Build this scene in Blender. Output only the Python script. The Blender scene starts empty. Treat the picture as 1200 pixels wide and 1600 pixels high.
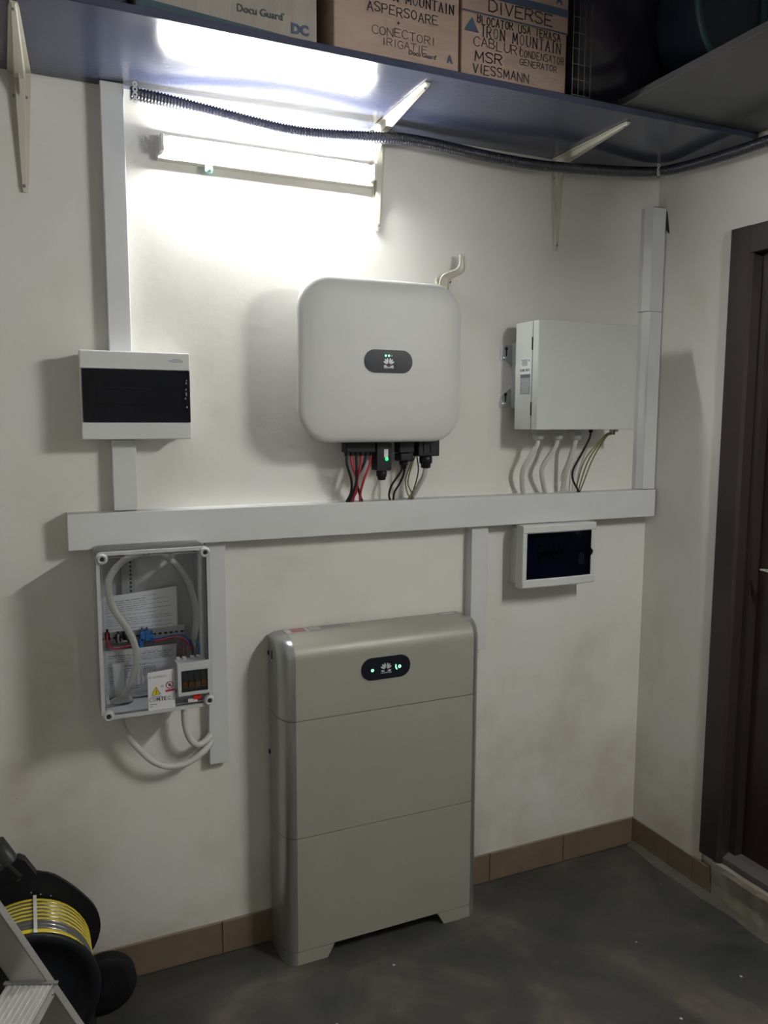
import bpy, bmesh, math, random
from mathutils import Vector, Matrix
random.seed(7)
PI = math.pi
scn = bpy.context.scene
col = scn.collection

# ------------------------------------------------------------------ camera
cam_d = bpy.data.cameras.new('camera')
cam = bpy.data.objects.new('camera', cam_d); col.objects.link(cam)
YAW, PITCH, ROLL, F = 0.4224, -0.1165, 0.0037, 1244.75
fw = Vector((math.sin(YAW)*math.cos(PITCH), math.cos(YAW)*math.cos(PITCH), math.sin(PITCH)))
ri = Vector((math.cos(YAW), -math.sin(YAW), 0)); up = ri.cross(fw)
r2 = math.cos(ROLL)*ri + math.sin(ROLL)*up; u2 = -math.sin(ROLL)*ri + math.cos(ROLL)*up
M4 = Matrix((r2, u2, -fw)).transposed().to_4x4(); M4.translation = Vector((-2.093, -2.2846, 1.6362))
cam.matrix_world = M4
cam_d.sensor_fit = 'VERTICAL'; cam_d.sensor_height = 24; cam_d.sensor_width = 18
cam_d.lens = F/1600*24; cam_d.clip_start = 0.02
scn.camera = cam

# ------------------------------------------------------------------ world, light levels, exposure
w = bpy.data.worlds.new('world'); scn.world = w; w.use_nodes = True
w.node_tree.nodes['Background'].inputs[0].default_value = (0.5, 0.55, 0.7, 1)
w.node_tree.nodes['Background'].inputs[1].default_value = 0.02
WALL_TUBE = 190.0
ROOM_TUBE = 520.0
scn.view_settings.view_transform = 'Standard'; scn.view_settings.look = 'None'
scn.view_settings.gamma = 1; scn.view_settings.use_curve_mapping = False
scn.view_settings.exposure = 0.0
scn.cycles.transparent_max_bounces = 24

# ------------------------------------------------------------------ materials
def nd(nt, t, **k):
    n = nt.nodes.new(t)
    for a, b in k.items(): setattr(n, a, b)
    return n
def mat(name, c, rough=.5, metal=0, c2=None, scale=6, amt=.5, bump=0, bscale=60, spec=.5, coat=0, aniso=None):
    m = bpy.data.materials.new(name); m.use_nodes = True; nt = m.node_tree; b = nt.nodes['Principled BSDF']
    b.inputs['Base Color'].default_value = (*c, 1); b.inputs['Roughness'].default_value = rough
    b.inputs['Metallic'].default_value = metal; b.inputs['Specular IOR Level'].default_value = spec
    b.inputs['Coat Weight'].default_value = coat; b.inputs['Coat Roughness'].default_value = .08
    tc = nd(nt, 'ShaderNodeTexCoord'); mp = nd(nt, 'ShaderNodeMapping'); nt.links.new(tc.outputs['Object'], mp.inputs[0])
    if aniso: mp.inputs['Scale'].default_value = aniso
    n = nd(nt, 'ShaderNodeTexNoise'); n.inputs['Scale'].default_value = scale; n.inputs['Detail'].default_value = 6
    nt.links.new(mp.outputs[0], n.inputs['Vector'])
    r = nd(nt, 'ShaderNodeValToRGB'); r.color_ramp.elements[0].position = .5-amt/2; r.color_ramp.elements[1].position = .5+amt/2
    r.color_ramp.elements[0].color = (*c, 1); r.color_ramp.elements[1].color = (*(c2 or [x*.93 for x in c]), 1)
    nt.links.new(n.outputs['Fac'], r.inputs[0]); nt.links.new(r.outputs[0], b.inputs['Base Color'])
    if bump:
        n2 = nd(nt, 'ShaderNodeTexNoise'); n2.inputs['Scale'].default_value = bscale; n2.inputs['Detail'].default_value = 5
        nt.links.new(mp.outputs[0], n2.inputs['Vector'])
        bp = nd(nt, 'ShaderNodeBump'); bp.inputs['Strength'].default_value = bump; bp.inputs['Distance'].default_value = .004
        nt.links.new(n2.outputs['Fac'], bp.inputs['Height']); nt.links.new(bp.outputs[0], b.inputs['Normal'])
    return m
def emis(name, c, s):
    m = bpy.data.materials.new(name); m.use_nodes = True; b = m.node_tree.nodes['Principled BSDF']
    b.inputs['Base Color'].default_value = (*[min(1, x) for x in c], 1)
    b.inputs['Emission Color'].default_value = (*c, 1); b.inputs['Emission Strength'].default_value = s; return m
def clear(name, tint, gloss=.04, rough=.05):
    m = bpy.data.materials.new(name); m.use_nodes = True; nt = m.node_tree; nt.nodes.clear()
    o = nd(nt, 'ShaderNodeOutputMaterial'); t = nd(nt, 'ShaderNodeBsdfTransparent'); t.inputs[0].default_value = (*tint, 1)
    g = nd(nt, 'ShaderNodeBsdfGlossy'); g.inputs['Roughness'].default_value = rough
    fr = nd(nt, 'ShaderNodeFresnel'); fr.inputs[0].default_value = 1.3 if tint[0] > .9 else 1.45
    mx = nd(nt, 'ShaderNodeMixShader'); nt.links.new(fr.outputs[0], mx.inputs[0]); nt.links.new(t.outputs[0], mx.inputs[1]); nt.links.new(g.outputs[0], mx.inputs[2])
    nt.links.new(mx.outputs[0], o.inputs[0]); return m

def wall_mat(name):
    m = mat(name, (.62, .60, .55), .75, bump=.12, bscale=45, spec=.25)
    nt = m.node_tree; b = nt.nodes['Principled BSDF']
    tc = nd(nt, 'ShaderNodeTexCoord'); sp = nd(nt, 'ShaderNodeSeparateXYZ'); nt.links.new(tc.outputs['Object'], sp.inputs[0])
    # broad uneven paint, some grime; light falloff to the lower right painted in
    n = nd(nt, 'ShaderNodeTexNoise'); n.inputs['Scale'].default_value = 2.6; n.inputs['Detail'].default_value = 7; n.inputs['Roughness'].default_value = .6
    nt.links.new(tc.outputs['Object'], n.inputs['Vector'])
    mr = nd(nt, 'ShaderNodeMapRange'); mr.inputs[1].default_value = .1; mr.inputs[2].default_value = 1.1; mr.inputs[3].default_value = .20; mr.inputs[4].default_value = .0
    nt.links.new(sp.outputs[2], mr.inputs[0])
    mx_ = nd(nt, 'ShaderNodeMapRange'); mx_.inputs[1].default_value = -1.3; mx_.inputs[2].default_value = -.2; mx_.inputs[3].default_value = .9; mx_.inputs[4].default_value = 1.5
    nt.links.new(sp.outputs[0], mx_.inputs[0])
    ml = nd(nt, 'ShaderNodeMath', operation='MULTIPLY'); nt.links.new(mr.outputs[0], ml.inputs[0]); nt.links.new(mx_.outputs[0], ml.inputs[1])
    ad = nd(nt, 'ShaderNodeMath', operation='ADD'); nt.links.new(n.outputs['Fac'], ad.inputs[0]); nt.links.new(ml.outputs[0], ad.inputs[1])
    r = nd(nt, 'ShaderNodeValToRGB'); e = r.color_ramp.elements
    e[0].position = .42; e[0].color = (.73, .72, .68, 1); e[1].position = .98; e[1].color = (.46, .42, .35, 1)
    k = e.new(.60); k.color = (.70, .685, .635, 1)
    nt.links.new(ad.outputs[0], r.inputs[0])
    # scattered chips and scuffs
    v = nd(nt, 'ShaderNodeTexNoise'); v.inputs['Scale'].default_value = 17; v.inputs['Detail'].default_value = 9; v.inputs['Roughness'].default_value = .72
    nt.links.new(tc.outputs['Object'], v.inputs['Vector'])
    r2_ = nd(nt, 'ShaderNodeValToRGB'); r2_.color_ramp.elements[0].position = .70; r2_.color_ramp.elements[1].position = .73
    nt.links.new(v.outputs['Fac'], r2_.inputs[0])
    mx = nd(nt, 'ShaderNodeMixRGB'); mx.inputs[2].default_value = (.25, .2, .17, 1)
    nt.links.new(r2_.outputs[0], mx.inputs[0]); nt.links.new(r.outputs[0], mx.inputs[1]); nt.links.new(mx.outputs[0], b.inputs['Base Color'])
    return m
def floor_mat():
    m = mat('floor_concrete', (.13, .125, .115), .5, bump=.5, bscale=25, spec=.35)
    nt = m.node_tree; b = nt.nodes['Principled BSDF']; tc = nd(nt, 'ShaderNodeTexCoord')
    n = nd(nt, 'ShaderNodeTexNoise'); n.inputs['Scale'].default_value = 3.0; n.inputs['Detail'].default_value = 9; n.inputs['Roughness'].default_value = .62
    n.inputs['Distortion'].default_value = .6
    nt.links.new(tc.outputs['Object'], n.inputs['Vector'])
    r = nd(nt, 'ShaderNodeValToRGB'); e = r.color_ramp.elements
    e[0].position = .3; e[0].color = (.032, .034, .033, 1); e[1].position = .72; e[1].color = (.14, .118, .095, 1); k = e.new(.5); k.color = (.058, .057, .053, 1)
    nt.links.new(n.outputs['Fac'], r.inputs[0])
    v = nd(nt, 'ShaderNodeTexVoronoi'); v.inputs['Scale'].default_value = 9; v.inputs['Randomness'].default_value = 1; nt.links.new(tc.outputs['Object'], v.inputs['Vector'])
    c = nd(nt, 'ShaderNodeValToRGB'); c.color_ramp.elements[0].position = .03; c.color_ramp.elements[0].color = (1, 1, 1, 1); c.color_ramp.elements[1].position = .045; c.color_ramp.elements[1].color = (0, 0, 0, 1)
    nt.links.new(v.outputs['Distance'], c.inputs[0])
    mx = nd(nt, 'ShaderNodeMixRGB'); mx.inputs[2].default_value = (.5, .48, .44, 1)
    nt.links.new(c.outputs[0], mx.inputs[0]); nt.links.new(r.outputs[0], mx.inputs[1]); nt.links.new(mx.outputs[0], b.inputs['Base Color'])
    rr = nd(nt, 'ShaderNodeMapRange'); rr.inputs[3].default_value = .35; rr.inputs[4].default_value = .65; nt.links.new(n.outputs['Fac'], rr.inputs[0]); nt.links.new(rr.outputs[0], b.inputs['Roughness'])
    return m

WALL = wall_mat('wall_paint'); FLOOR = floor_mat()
CEIL = mat('ceiling_paint', (.5, .49, .47), .85, bump=.2)
TILE = mat('baseboard_tile', (.20, .145, .095), .45, c2=(.15, .11, .075), scale=9, bump=.15)
MORTAR = mat('mortar', (.30, .28, .23), .9, c2=(.2, .18, .14), scale=12, bump=.9, bscale=40)
TRUNK = mat('trunking_pvc', (.66, .67, .675), .38, spec=.45)
WHITE = mat('white_plastic', (.66, .67, .66), .35)
PALE = mat('pale_grey_enamel', (.58, .61, .58), .42, spec=.4)
INVM = mat('inverter_shell', (.56, .57, .55), .42, spec=.4)
GALV = mat('galvanised', (.55, .57, .58), .38, metal=.85, c2=(.42, .44, .46), scale=30)
NAVY = mat('navy_laminate', (.048, .056, .098), .17, c2=(.056, .062, .104), scale=5, bump=.06, bscale=160, spec=.62)
NAVYE = mat('navy_laminate_edge', (.06, .065, .10), .45)
CREAM = mat('cream_enamel', (.60, .58, .50), .33, c2=(.50, .475, .39), scale=14, amt=.7, coat=.3)
SILVER = mat('silver_paint', (.46, .47, .47), .30, metal=.75)
SILDARK = mat('silver_flat_side', (.26, .265, .265), .42, metal=.5)
BATT = mat('battery_panel', (.335, .332, .28), .36, spec=.45)
GAP = mat('shadow_gap', (.02, .02, .02), .8)
BLACK = mat('black_plastic', (.010, .011, .014), .42, spec=.22)
BLACKR = mat('black_rubber', (.008, .008, .009), .7, spec=.2)
CONDUIT = mat('conduit_black', (.030, .032, .048), .25, coat=.9)
GLOSSB = mat('display_black', (.012, .014, .022), .25, spec=.18)
LOGO = mat('logo_silver', (.62, .64, .66), .4)
GREENL = emis('led_green', (.02, 1, .20), 1.6)
GREENW = emis('led_bright', (.30, 1, .55), 1.6)
RED = mat('cable_red', (.50, .03, .06), .4)
CABLEW = mat('cable_white', (.60, .59, .56), .42)
CABLEK = mat('cable_black', (.012, .012, .014), .45)
CABLEG = mat('cable_green_yellow', (.10, .15, .05), .45, c2=(.26, .29, .10), scale=80)
BLUE = mat('cable_blue', (.02, .14, .42), .4)
BROWN = mat('cable_brown', (.10, .03, .02), .45)
CARD = mat('cardboard', (.42, .31, .255), .8, c2=(.36, .265, .215), scale=8, bump=.2, bscale=50, aniso=(1, 1, 6))
CARDG = mat('cardboard_grey', (.34, .31, .275), .8, c2=(.29, .265, .235), scale=8, bump=.2, bscale=50, aniso=(6, 1, 1))
INK = mat('ink_black', (.035, .032, .04), .7)
INKB = mat('ink_blue', (.06, .09, .16), .7)
INKS = mat('ink_slate', (.065, .07, .095), .7)
TEAL = mat('teal_card', (.045, .085, .11), .6)
PAPER = mat('paper', (.74, .75, .80), .8, scale=5)
PRINT = mat('paper_print', (.12, .13, .17), .8)
STICK = mat('sticker_white', (.70, .70, .72), .5)
YEL = mat('warning_yellow', (.75, .62, .02), .5)
REDP = mat('print_red', (.45, .02, .05), .5)
ORNG = mat('breaker_toggle', (.80, .42, .14), .4)
GREYP = mat('grey_plastic', (.30, .31, .33), .5)
LGREY = mat('light_grey_plastic', (.50, .51, .52), .4)
BACKP = mat('meter_backplate', (.52, .53, .56), .45)
DOORM = mat('door_brown', (.014, .009, .009), .35, c2=(.026, .011, .010), scale=5, aniso=(4, 4, .5), coat=.15)
DFRAME = mat('door_frame_brown', (.026, .019, .021), .40, c2=(.034, .022, .023), scale=5, aniso=(4, 4, .5))
THRESH = mat('threshold_grey', (.09, .08, .075), .6)
CHROME = mat('chrome', (.75, .76, .78), .15, metal=1)
ALU = mat('ladder_aluminium', (.74, .73, .70), .32, metal=.45, c2=(.60, .59, .56), scale=5, aniso=(25, 2, 2), bump=.15)
ALUD = mat('ladder_rail_grey', (.50, .49, .47), .3, metal=.6, c2=(.38, .37, .35), scale=8)
HOSEG = mat('hose_grey', (.12, .12, .12), .25, coat=.5)
HOSEY = mat('hose_yellow', (.80, .62, .02), .3, coat=.3)
TIE = mat('cable_tie', (.8, .8, .78), .4)
BAG = mat('dark_bag', (.035, .028, .05), .35, c2=(.02, .018, .035), scale=7, bump=1, bscale=9)
TUBN = mat('tub_navy', (.02, .03, .055), .3)
TUBT = mat('tub_teal', (.03, .09, .11), .35)
TINT = clear('tinted_window', (.24, .27, .38))
CLEAR = clear('clear_cover', (.985, .99, .995))
SMOKE = clear('breaker_window_clear', (.8, .82, .85))
STRAPM = mat('zinc_strap', (.72, .73, .74), .4, metal=.2)
CSHELF = mat('corner_shelf_laminate', (.052, .052, .056), .3, c2=(.06, .06, .064), spec=.5)
FILLET = mat('cement_fillet', (.12, .11, .085), .9, c2=(.07, .065, .055), scale=14, bump=.8, bscale=40)
STARTER = mat('starter_green', (.25, .55, .50), .25, coat=.4)

# ------------------------------------------------------------------ mesh helpers
class MB:
    def __init__(s): s.bm = bmesh.new(); s.mats = []
    def mi(s, m):
        if m not in s.mats: s.mats.append(m)
        return s.mats.index(m)
    def box(s, x0, x1, y0, y1, z0, z1, bev=0, m=None, seg=2):
        n0 = set(s.bm.faces)
        r = bmesh.ops.create_cube(s.bm, size=1); vs = r['verts']
        for v in vs: v.co = Vector(((x0+x1)/2+v.co.x*(x1-x0), (y0+y1)/2+v.co.y*(y1-y0), (z0+z1)/2+v.co.z*(z1-z0)))
        if bev: bmesh.ops.bevel(s.bm, geom=list({e for v in vs for e in v.link_edges}), offset=bev, segments=seg, affect='EDGES', profile=.5)
        s._m(n0, m); return s
    def _m(s, n0, m):
        i = s.mi(m) if m else 0
        if not s.mats and not m: i = 0
        for f in s.bm.faces:
            if f not in n0: f.material_index = i
    def prism(s, pts, a, b, axis='y', m=None, bev=0):
        """pts: 2D outline; axis y -> (x,z) outline from y=a to y=b; z -> (x,y); x -> (y,z)"""
        n0 = set(s.bm.faces)
        def P(p, t):
            return (p[0], t, p[1]) if axis == 'y' else (p[0], p[1], t) if axis == 'z' else (t, p[0], p[1])
        A = [s.bm.verts.new(P(p, a)) for p in pts]; B = [s.bm.verts.new(P(p, b)) for p in pts]; n = len(pts)
        fa = s.bm.faces.new(A); s.bm.faces.new(B[::-1])
        for i in range(n): s.bm.faces.new((A[i], B[i], B[(i+1) % n], A[(i+1) % n]))
        if bev:
            bmesh.ops.bevel(s.bm, geom=list(fa.edges), offset=bev, segments=3, affect='EDGES', profile=.5)
        s._m(n0, m); return s
    def tube(s, pts, r, seg=10, m=None, cap=True, smooth=True):
        n0 = set(s.bm.faces); pts = [Vector(p) for p in pts]; rings = []
        rr = r if callable(r) else (lambda i: r)
        t = (pts[1]-pts[0]).normalized(); nrm = t.orthogonal().normalized()
        for i, p in enumerate(pts):
            if i == 0: tt = pts[1]-pts[0]
            elif i == len(pts)-1: tt = pts[-1]-pts[-2]
            else: tt = pts[i+1]-pts[i-1]
            tt.normalize(); nrm = (nrm-tt*nrm.dot(tt)).normalized(); bn = tt.cross(nrm)
            rings.append([s.bm.verts.new(p+rr(i)*(math.cos(2*PI*k/seg)*nrm+math.sin(2*PI*k/seg)*bn)) for k in range(seg)])
        for a, b in zip(rings, rings[1:]):
            for k in range(seg):
                f = s.bm.faces.new((a[k], a[(k+1) % seg], b[(k+1) % seg], b[k])); f.smooth = smooth
        if cap: s.bm.faces.new(rings[0][::-1]); s.bm.faces.new(rings[-1])
        s._m(n0, m); return s
    def cyl(s, a, b, r, seg=20, m=None, r2=None, bev=0):
        a = Vector(a); b = Vector(b); d = b-a
        prof = [(0, r), (1, r2 if r2 is not None else r)]
        if bev: 
            L = d.length; q = bev/L; prof = [(0, r-bev), (q*.3, r-bev*.3), (q, r), (1-q, (r2 or r)), (1-q*.3, (r2 or r)-bev*.3), (1, (r2 or r)-bev)]
        return s.lathe(a, d, prof, seg, m)
    def lathe(s, a, d, prof, seg=20, m=None):
        n0 = set(s.bm.faces); a = Vector(a); d = Vector(d); t = d.normalized(); n = t.orthogonal().normalized(); bn = t.cross(n); rings = []
        for h, r in prof: rings.append([s.bm.verts.new(a+d*h+max(r, 1e-5)*(math.cos(2*PI*k/seg)*n+math.sin(2*PI*k/seg)*bn)) for k in range(seg)])
        for p, q in zip(rings, rings[1:]):
            for k in range(seg):
                f = s.bm.faces.new((p[k], p[(k+1) % seg], q[(k+1) % seg], q[k])); f.smooth = len(prof) > 2
        s.bm.faces.new(rings[0][::-1]); s.bm.faces.new(rings[-1]); s._m(n0, m); return s
    def ball(s, c, r, sc=(1, 1, 1), m=None, sub=3):
        n0 = set(s.bm.faces); rr = bmesh.ops.create_icosphere(s.bm, subdivisions=sub, radius=r)
        for v in rr['verts']: v.co = Vector((c[0]+v.co.x*sc[0], c[1]+v.co.y*sc[1], c[2]+v.co.z*sc[2]))
        for f in s.bm.faces:
            if f not in n0: f.smooth = True
        s._m(n0, m); return s
    def ribbon(s, pts, wd, y, th=.0006, m=None):
        """flat pen stroke in the xz plane at depth y"""
        n0 = set(s.bm.faces)
        for (x0, z0), (x1, z1) in zip(pts, pts[1:]):
            d = Vector((x1-x0, z1-z0)); L = d.length
            if L < 1e-6: continue
            d /= L; n = Vector((-d.y, d.x))*wd/2; e = d*wd*.35
            q = [(x0-e.x+n.x, z0-e.y+n.y), (x0-e.x-n.x, z0-e.y-n.y), (x1+e.x-n.x, z1+e.y-n.y), (x1+e.x+n.x, z1+e.y+n.y)]
            s.bm.faces.new([s.bm.verts.new((a, y, b)) for a, b in q])
        s._m(n0, m); return s
def rrect(x0, x1, z0, z1, r, seg=8):
    P = []
    for cx, cz, a0 in ((x1-r, z1-r, 0), (x0+r, z1-r, PI/2), (x0+r, z0+r, PI), (x1-r, z0+r, 1.5*PI)):
        for k in range(seg+1):
            a = a0+PI/2*k/seg; P.append((cx+r*math.cos(a), cz+r*math.sin(a)))
    return P
def tag(o, label=None, cat=None, group=None, kind=None):
    if label: o['label'] = label
    if cat: o['category'] = cat
    if group: o['group'] = group
    if kind: o['kind'] = kind
    return o
ORG = {}
def org(p):
    return ORG.get(p.name, Vector((0, 0, 0))) if p else Vector((0, 0, 0))
def build(name, mb, m=None, parent=None, label=None, cat=None, group=None, kind=None, origin=None, smooth=None):
    me = bpy.data.meshes.new(name)
    O = org(parent) if parent else Vector(origin or (0, 0, 0))
    bm = mb.bm
    bmesh.ops.recalc_face_normals(bm, faces=bm.faces)
    for v in bm.verts: v.co -= O
    bm.to_mesh(me); bm.free()
    for x in (mb.mats or [m]): me.materials.append(x)
    if smooth:
        for p in me.polygons: p.use_smooth = True
        me.set_sharp_from_angle(angle=math.radians(smooth))
    o = bpy.data.objects.new(name, me); col.objects.link(o)
    if parent: o.parent = parent
    else: o.location = O
    ORG[o.name] = O
    return tag(o, label, cat, group, kind)
def thing(name, loc, label, cat, group=None, kind=None):
    o = bpy.data.objects.new(name, None); col.objects.link(o); o.location = loc; ORG[o.name] = Vector(loc); o.empty_display_size = .05
    return tag(o, label, cat, group, kind)
def struct(name, mb, m): return build(name, mb, m, kind='structure')
def dupe(o, off, parent=None):
    c = o.copy(); col.objects.link(c); c.location = o.location+Vector(off)
    if parent: c.parent = parent
    ORG[c.name] = org(o)+Vector(off)
    return c
def smoothpath(P, n=10):
    P = [Vector(p) for p in P]; out = []
    Q = [2*P[0]-P[1]]+P+[2*P[-1]-P[-2]]
    for i in range(1, len(Q)-2):
        a, b, c, d = Q[i-1:i+3]
        for k in range(n):
            t = k/n; out.append(.5*((2*b)+(c-a)*t+(2*a-5*b+4*c-d)*t*t+(3*b-a-3*c+d)*t**3))
    out.append(P[-1]); return out

# ---- text: font text for printed sans lettering
def text(name, s, x, z, y, h, m, parent, bold=0, align='LEFT', slant=0, rot=None, width=None, label=None):
    cu = bpy.data.curves.new('t', 'FONT'); cu.body = s; cu.size = h*1.38; cu.offset = bold; cu.align_x = align; cu.extrude = .0004; cu.resolution_u = 3
    to = bpy.data.objects.new('t', cu); col.objects.link(to); bpy.context.view_layer.update()
    me = bpy.data.meshes.new_from_object(to.evaluated_get(bpy.context.evaluated_depsgraph_get()))
    bpy.data.objects.remove(to)
    if width:
        xs = [v.co.x for v in me.vertices]; k = width/(max(xs)-min(xs))
        for v in me.vertices: v.co.x *= k
    O = org(parent); R = rot or Matrix.Rotation(PI/2, 4, 'X')
    for v in me.vertices: v.co = (Matrix.Translation(Vector((x, y, z))) @ R) @ v.co - O
    me.name = name; me.materials.clear(); me.materials.append(m)
    o = bpy.data.objects.new(name, me); col.objects.link(o); o.parent = parent; ORG[o.name] = O
    if label: o['label'] = label
    return o
# ---- stroke letters for marker handwriting and serif print, grid 4 x 6
G = {'A': ['0,0 2,6 4,0', '.8,2.2 3.2,2.2'], 'B': ['0,0 0,6 2.8,6 3.6,5 2.8,3.2 0,3.2', '2.8,3.2 4,1.7 3,0 0,0'], 'C': ['4,5 3,6 1.2,6 0,4.2 0,1.8 1.2,0 3,0 4,1'],
 'D': ['0,0 0,6 2.2,6 4,4.4 4,1.6 2.2,0 0,0'], 'E': ['4,6 0,6 0,0 4,0', '0,3.1 3,3.1'], 'F': ['4,6 0,6 0,0', '0,3.1 3,3.1'], 'G': ['4,5 3,6 1.2,6 0,4.2 0,1.8 1.2,0 3,0 4,1 4,2.8 2.4,2.8'],
 'I': ['1,0 1,6'], 'L': ['0,6 0,0 3.6,0'], 'M': ['0,0 .3,6 2.2,1.6 4.2,6 4.6,0'], 'N': ['0,0 0,6 4,0 4,6'], 'O': ['2,6 .5,5 0,3 .5,1 2,0 3.5,1 4,3 3.5,5 2,6'],
 'P': ['0,0 0,6 3,6 4,4.8 3,3 0,3'], 'R': ['0,0 0,6 3,6 4,4.8 3,3 0,3', '1.8,3 4,0'], 'S': ['4,5.2 3,6 1,6 0,4.8 1,3.4 3,2.8 4,1.4 3,0 1,0 0,.8'], 'T': ['0,6 4,6', '2,6 2,0'],
 'U': ['0,6 0,1.5 1.2,0 2.8,0 4,1.5 4,6'], 'V': ['0,6 2,0 4,6'], 'W': ['0,6 1,0 2.2,4 3.4,0 4.4,6'], 'Z': ['0,6 4,6 0,0 4,0'], '+': ['0,3 4,3', '2,5 2,1'], 'H': ['0,0 0,6', '4,0 4,6', '0,3 4,3'], "'": ['1,6 .7,5'], '.': ['1,.2 1.2,0']}
WID = {'I': 2, 'M': 4.6, 'W': 4.4, ' ': 3, "'": 1.2, '.': 1.2}
def strokes(mb, s, x, z, y, h, wd, slope=0, jit=0, serif=False, wsc=1, thick=None):
    u = h/6; cx = 0; rng = random.Random(len(s)*31+int(abs(x)*1000))
    for ch in s:
        if ch in G:
            jx, jz, js = (rng.uniform(-jit, jit)*h for _ in range(3))
            ends = []
            for st in G[ch]:
                P = [tuple(map(float, q.split(','))) for q in st.split()]
                Q = [(x+(cx+a*wsc)*u+jx*.3+js*b*u/h*.6, z+b*u+jz+(cx+a*wsc)*u*slope) for a, b in P]
                mb.ribbon(Q, wd, y)
                if thick and ch not in 'SCOG':
                    for (a, b), (c, d), p, q in zip(P, P[1:], Q, Q[1:]):
                        if abs(c-a) < abs(d-b)*.8 and d*b*0 == 0: mb.ribbon([p, q], wd*thick, y)
                if serif:
                    for (a, b), q in ((P[0], Q[0]), (P[-1], Q[-1])):
                        if b in (0, 6) and ch not in 'SCOGDBLEZ' or (b in (0, 6) and a == 0): mb.ribbon([(q[0]-u*.7, q[1]), (q[0]+u*.7, q[1])], wd*.7, y)
        cx += WID.get(ch, 4)*wsc+(1.5 if not serif else 1.9)
    return cx*u
def petals(mb, cx, cz, y, s):
    """eight-petal fan mark"""
    for a in (-82, -57, -33, -11, 11, 33, 57, 82):
        t = math.radians(a); L = s*(1.0 if abs(a) < 40 else .92 if abs(a) < 70 else .72); d = Vector((math.sin(t), math.cos(t))); n = Vector((d.y, -d.x))
        base = Vector((cx+math.copysign(.07, a)*s*.8, cz-s*.05-(.22*s if abs(a) > 70 else .0)))
        P = [(.18, .0), (.4, .075), (.7, .125), (.9, .10), (1.0, .03), (1.0, -.03), (.9, -.10), (.7, -.125), (.4, -.075)]
        mb.bm.faces.new([mb.bm.verts.new((base.x+d.x*p*L+n.x*q*s, y, base.y+d.y*p*L+n.y*q*s)) for p, q in P])

# ================================================================== SETTING
XL, YF, ZC = -3.3, -4.2, 3.05
struct('floor', MB().box(XL, .3, YF, .0, -.06, 0), FLOOR)
struct('ceiling', MB().box(XL, .15, YF, .0, ZC, ZC+.08), CEIL)
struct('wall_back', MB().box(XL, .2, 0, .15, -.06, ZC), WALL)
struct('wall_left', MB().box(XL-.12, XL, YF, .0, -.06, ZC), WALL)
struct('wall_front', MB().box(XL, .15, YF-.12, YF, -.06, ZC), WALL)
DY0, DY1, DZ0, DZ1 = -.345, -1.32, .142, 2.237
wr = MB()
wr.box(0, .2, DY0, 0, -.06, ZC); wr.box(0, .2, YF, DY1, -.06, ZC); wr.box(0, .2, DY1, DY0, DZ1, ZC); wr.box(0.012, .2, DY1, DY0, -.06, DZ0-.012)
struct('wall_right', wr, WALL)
# rough concrete sill below the door
sl = MB(); n = 26
pts = []
for i in range(n+1):
    y = -.40+(DY1+.42-.02)*i/n; pts.append((y, random.uniform(-.004, .004), random.uniform(-.004, .004)))
g = sl.bm
rows = []
for y, a, b in pts:
    rows.append([g.verts.new(v) for v in ((.011, y, .0), (-.006+a, y, .0), (-.004+b, y, .06), (-.012+a, y, .118+b*.5), (-.009+b, y, .136+a*.6), (.02, y, .141), (.19, y, .141), (.19, y, 0))])
for p, q in zip(rows, rows[1:]):
    for k in range(7): g.faces.new((p[k], p[k+1], q[k+1], q[k]))
g.faces.new(rows[0]); g.faces.new(rows[-1][::-1])
struct('trim_1', sl, MORTAR)
# uneven cement fillet along the foot of the right wall
fl = MB(); rows = []
for i in range(21):
    y = -.015-1.25*i/20; wdt = .034*(1-i/26)+random.uniform(-.008, .008)
    rows.append([fl.bm.verts.new(v) for v in ((-.010, y, .0005), (-.010, y, .016+random.uniform(-.003, .003)), (-.010-wdt*.5, y, .007), (-.010-wdt, y, .0006))])
for p, q in zip(rows, rows[1:]):
    for k in range(3): fl.bm.faces.new((p[k], p[k+1], q[k+1], q[k]))
struct('trim_2', fl, FILLET)

# baseboards made of tiles
def baseboard(name, horizontal, cuts, depth=.010):
    back = MB(); par = None
    if horizontal: back.box(cuts[0], cuts[-1], -depth*.55, 0, 0, .1045)
    else: back.box(-depth*.55, 0, cuts[-1], cuts[0], 0, .1045)
    par = build(name, back, MORTAR, kind='structure')
    for a, b in zip(cuts, cuts[1:]):
        lo, hi = min(a, b)+.0012, max(a, b)-.0012; q = random.uniform(-.001, .001); mb = MB()
        if horizontal: mb.box(lo, hi, -depth+q, -depth*.5, .003, .106+q, .0012, seg=1)
        else: mb.box(-depth+q, -depth*.5, lo, hi, .003, .106+q, .0012, seg=1)
        build('tile', mb, TILE, par)
xs = [-3.29]
c = -1.608-.318*5
cuts = [XL+.002]
while c < -.02:
    if c > cuts[0]+.05: cuts.append(c)
    c += .318
cuts.append(-.0105)
baseboard('baseboard_back', True, cuts)
baseboard('baseboard_right', False, [-.002, -.197, -.314, -.395])

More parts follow.
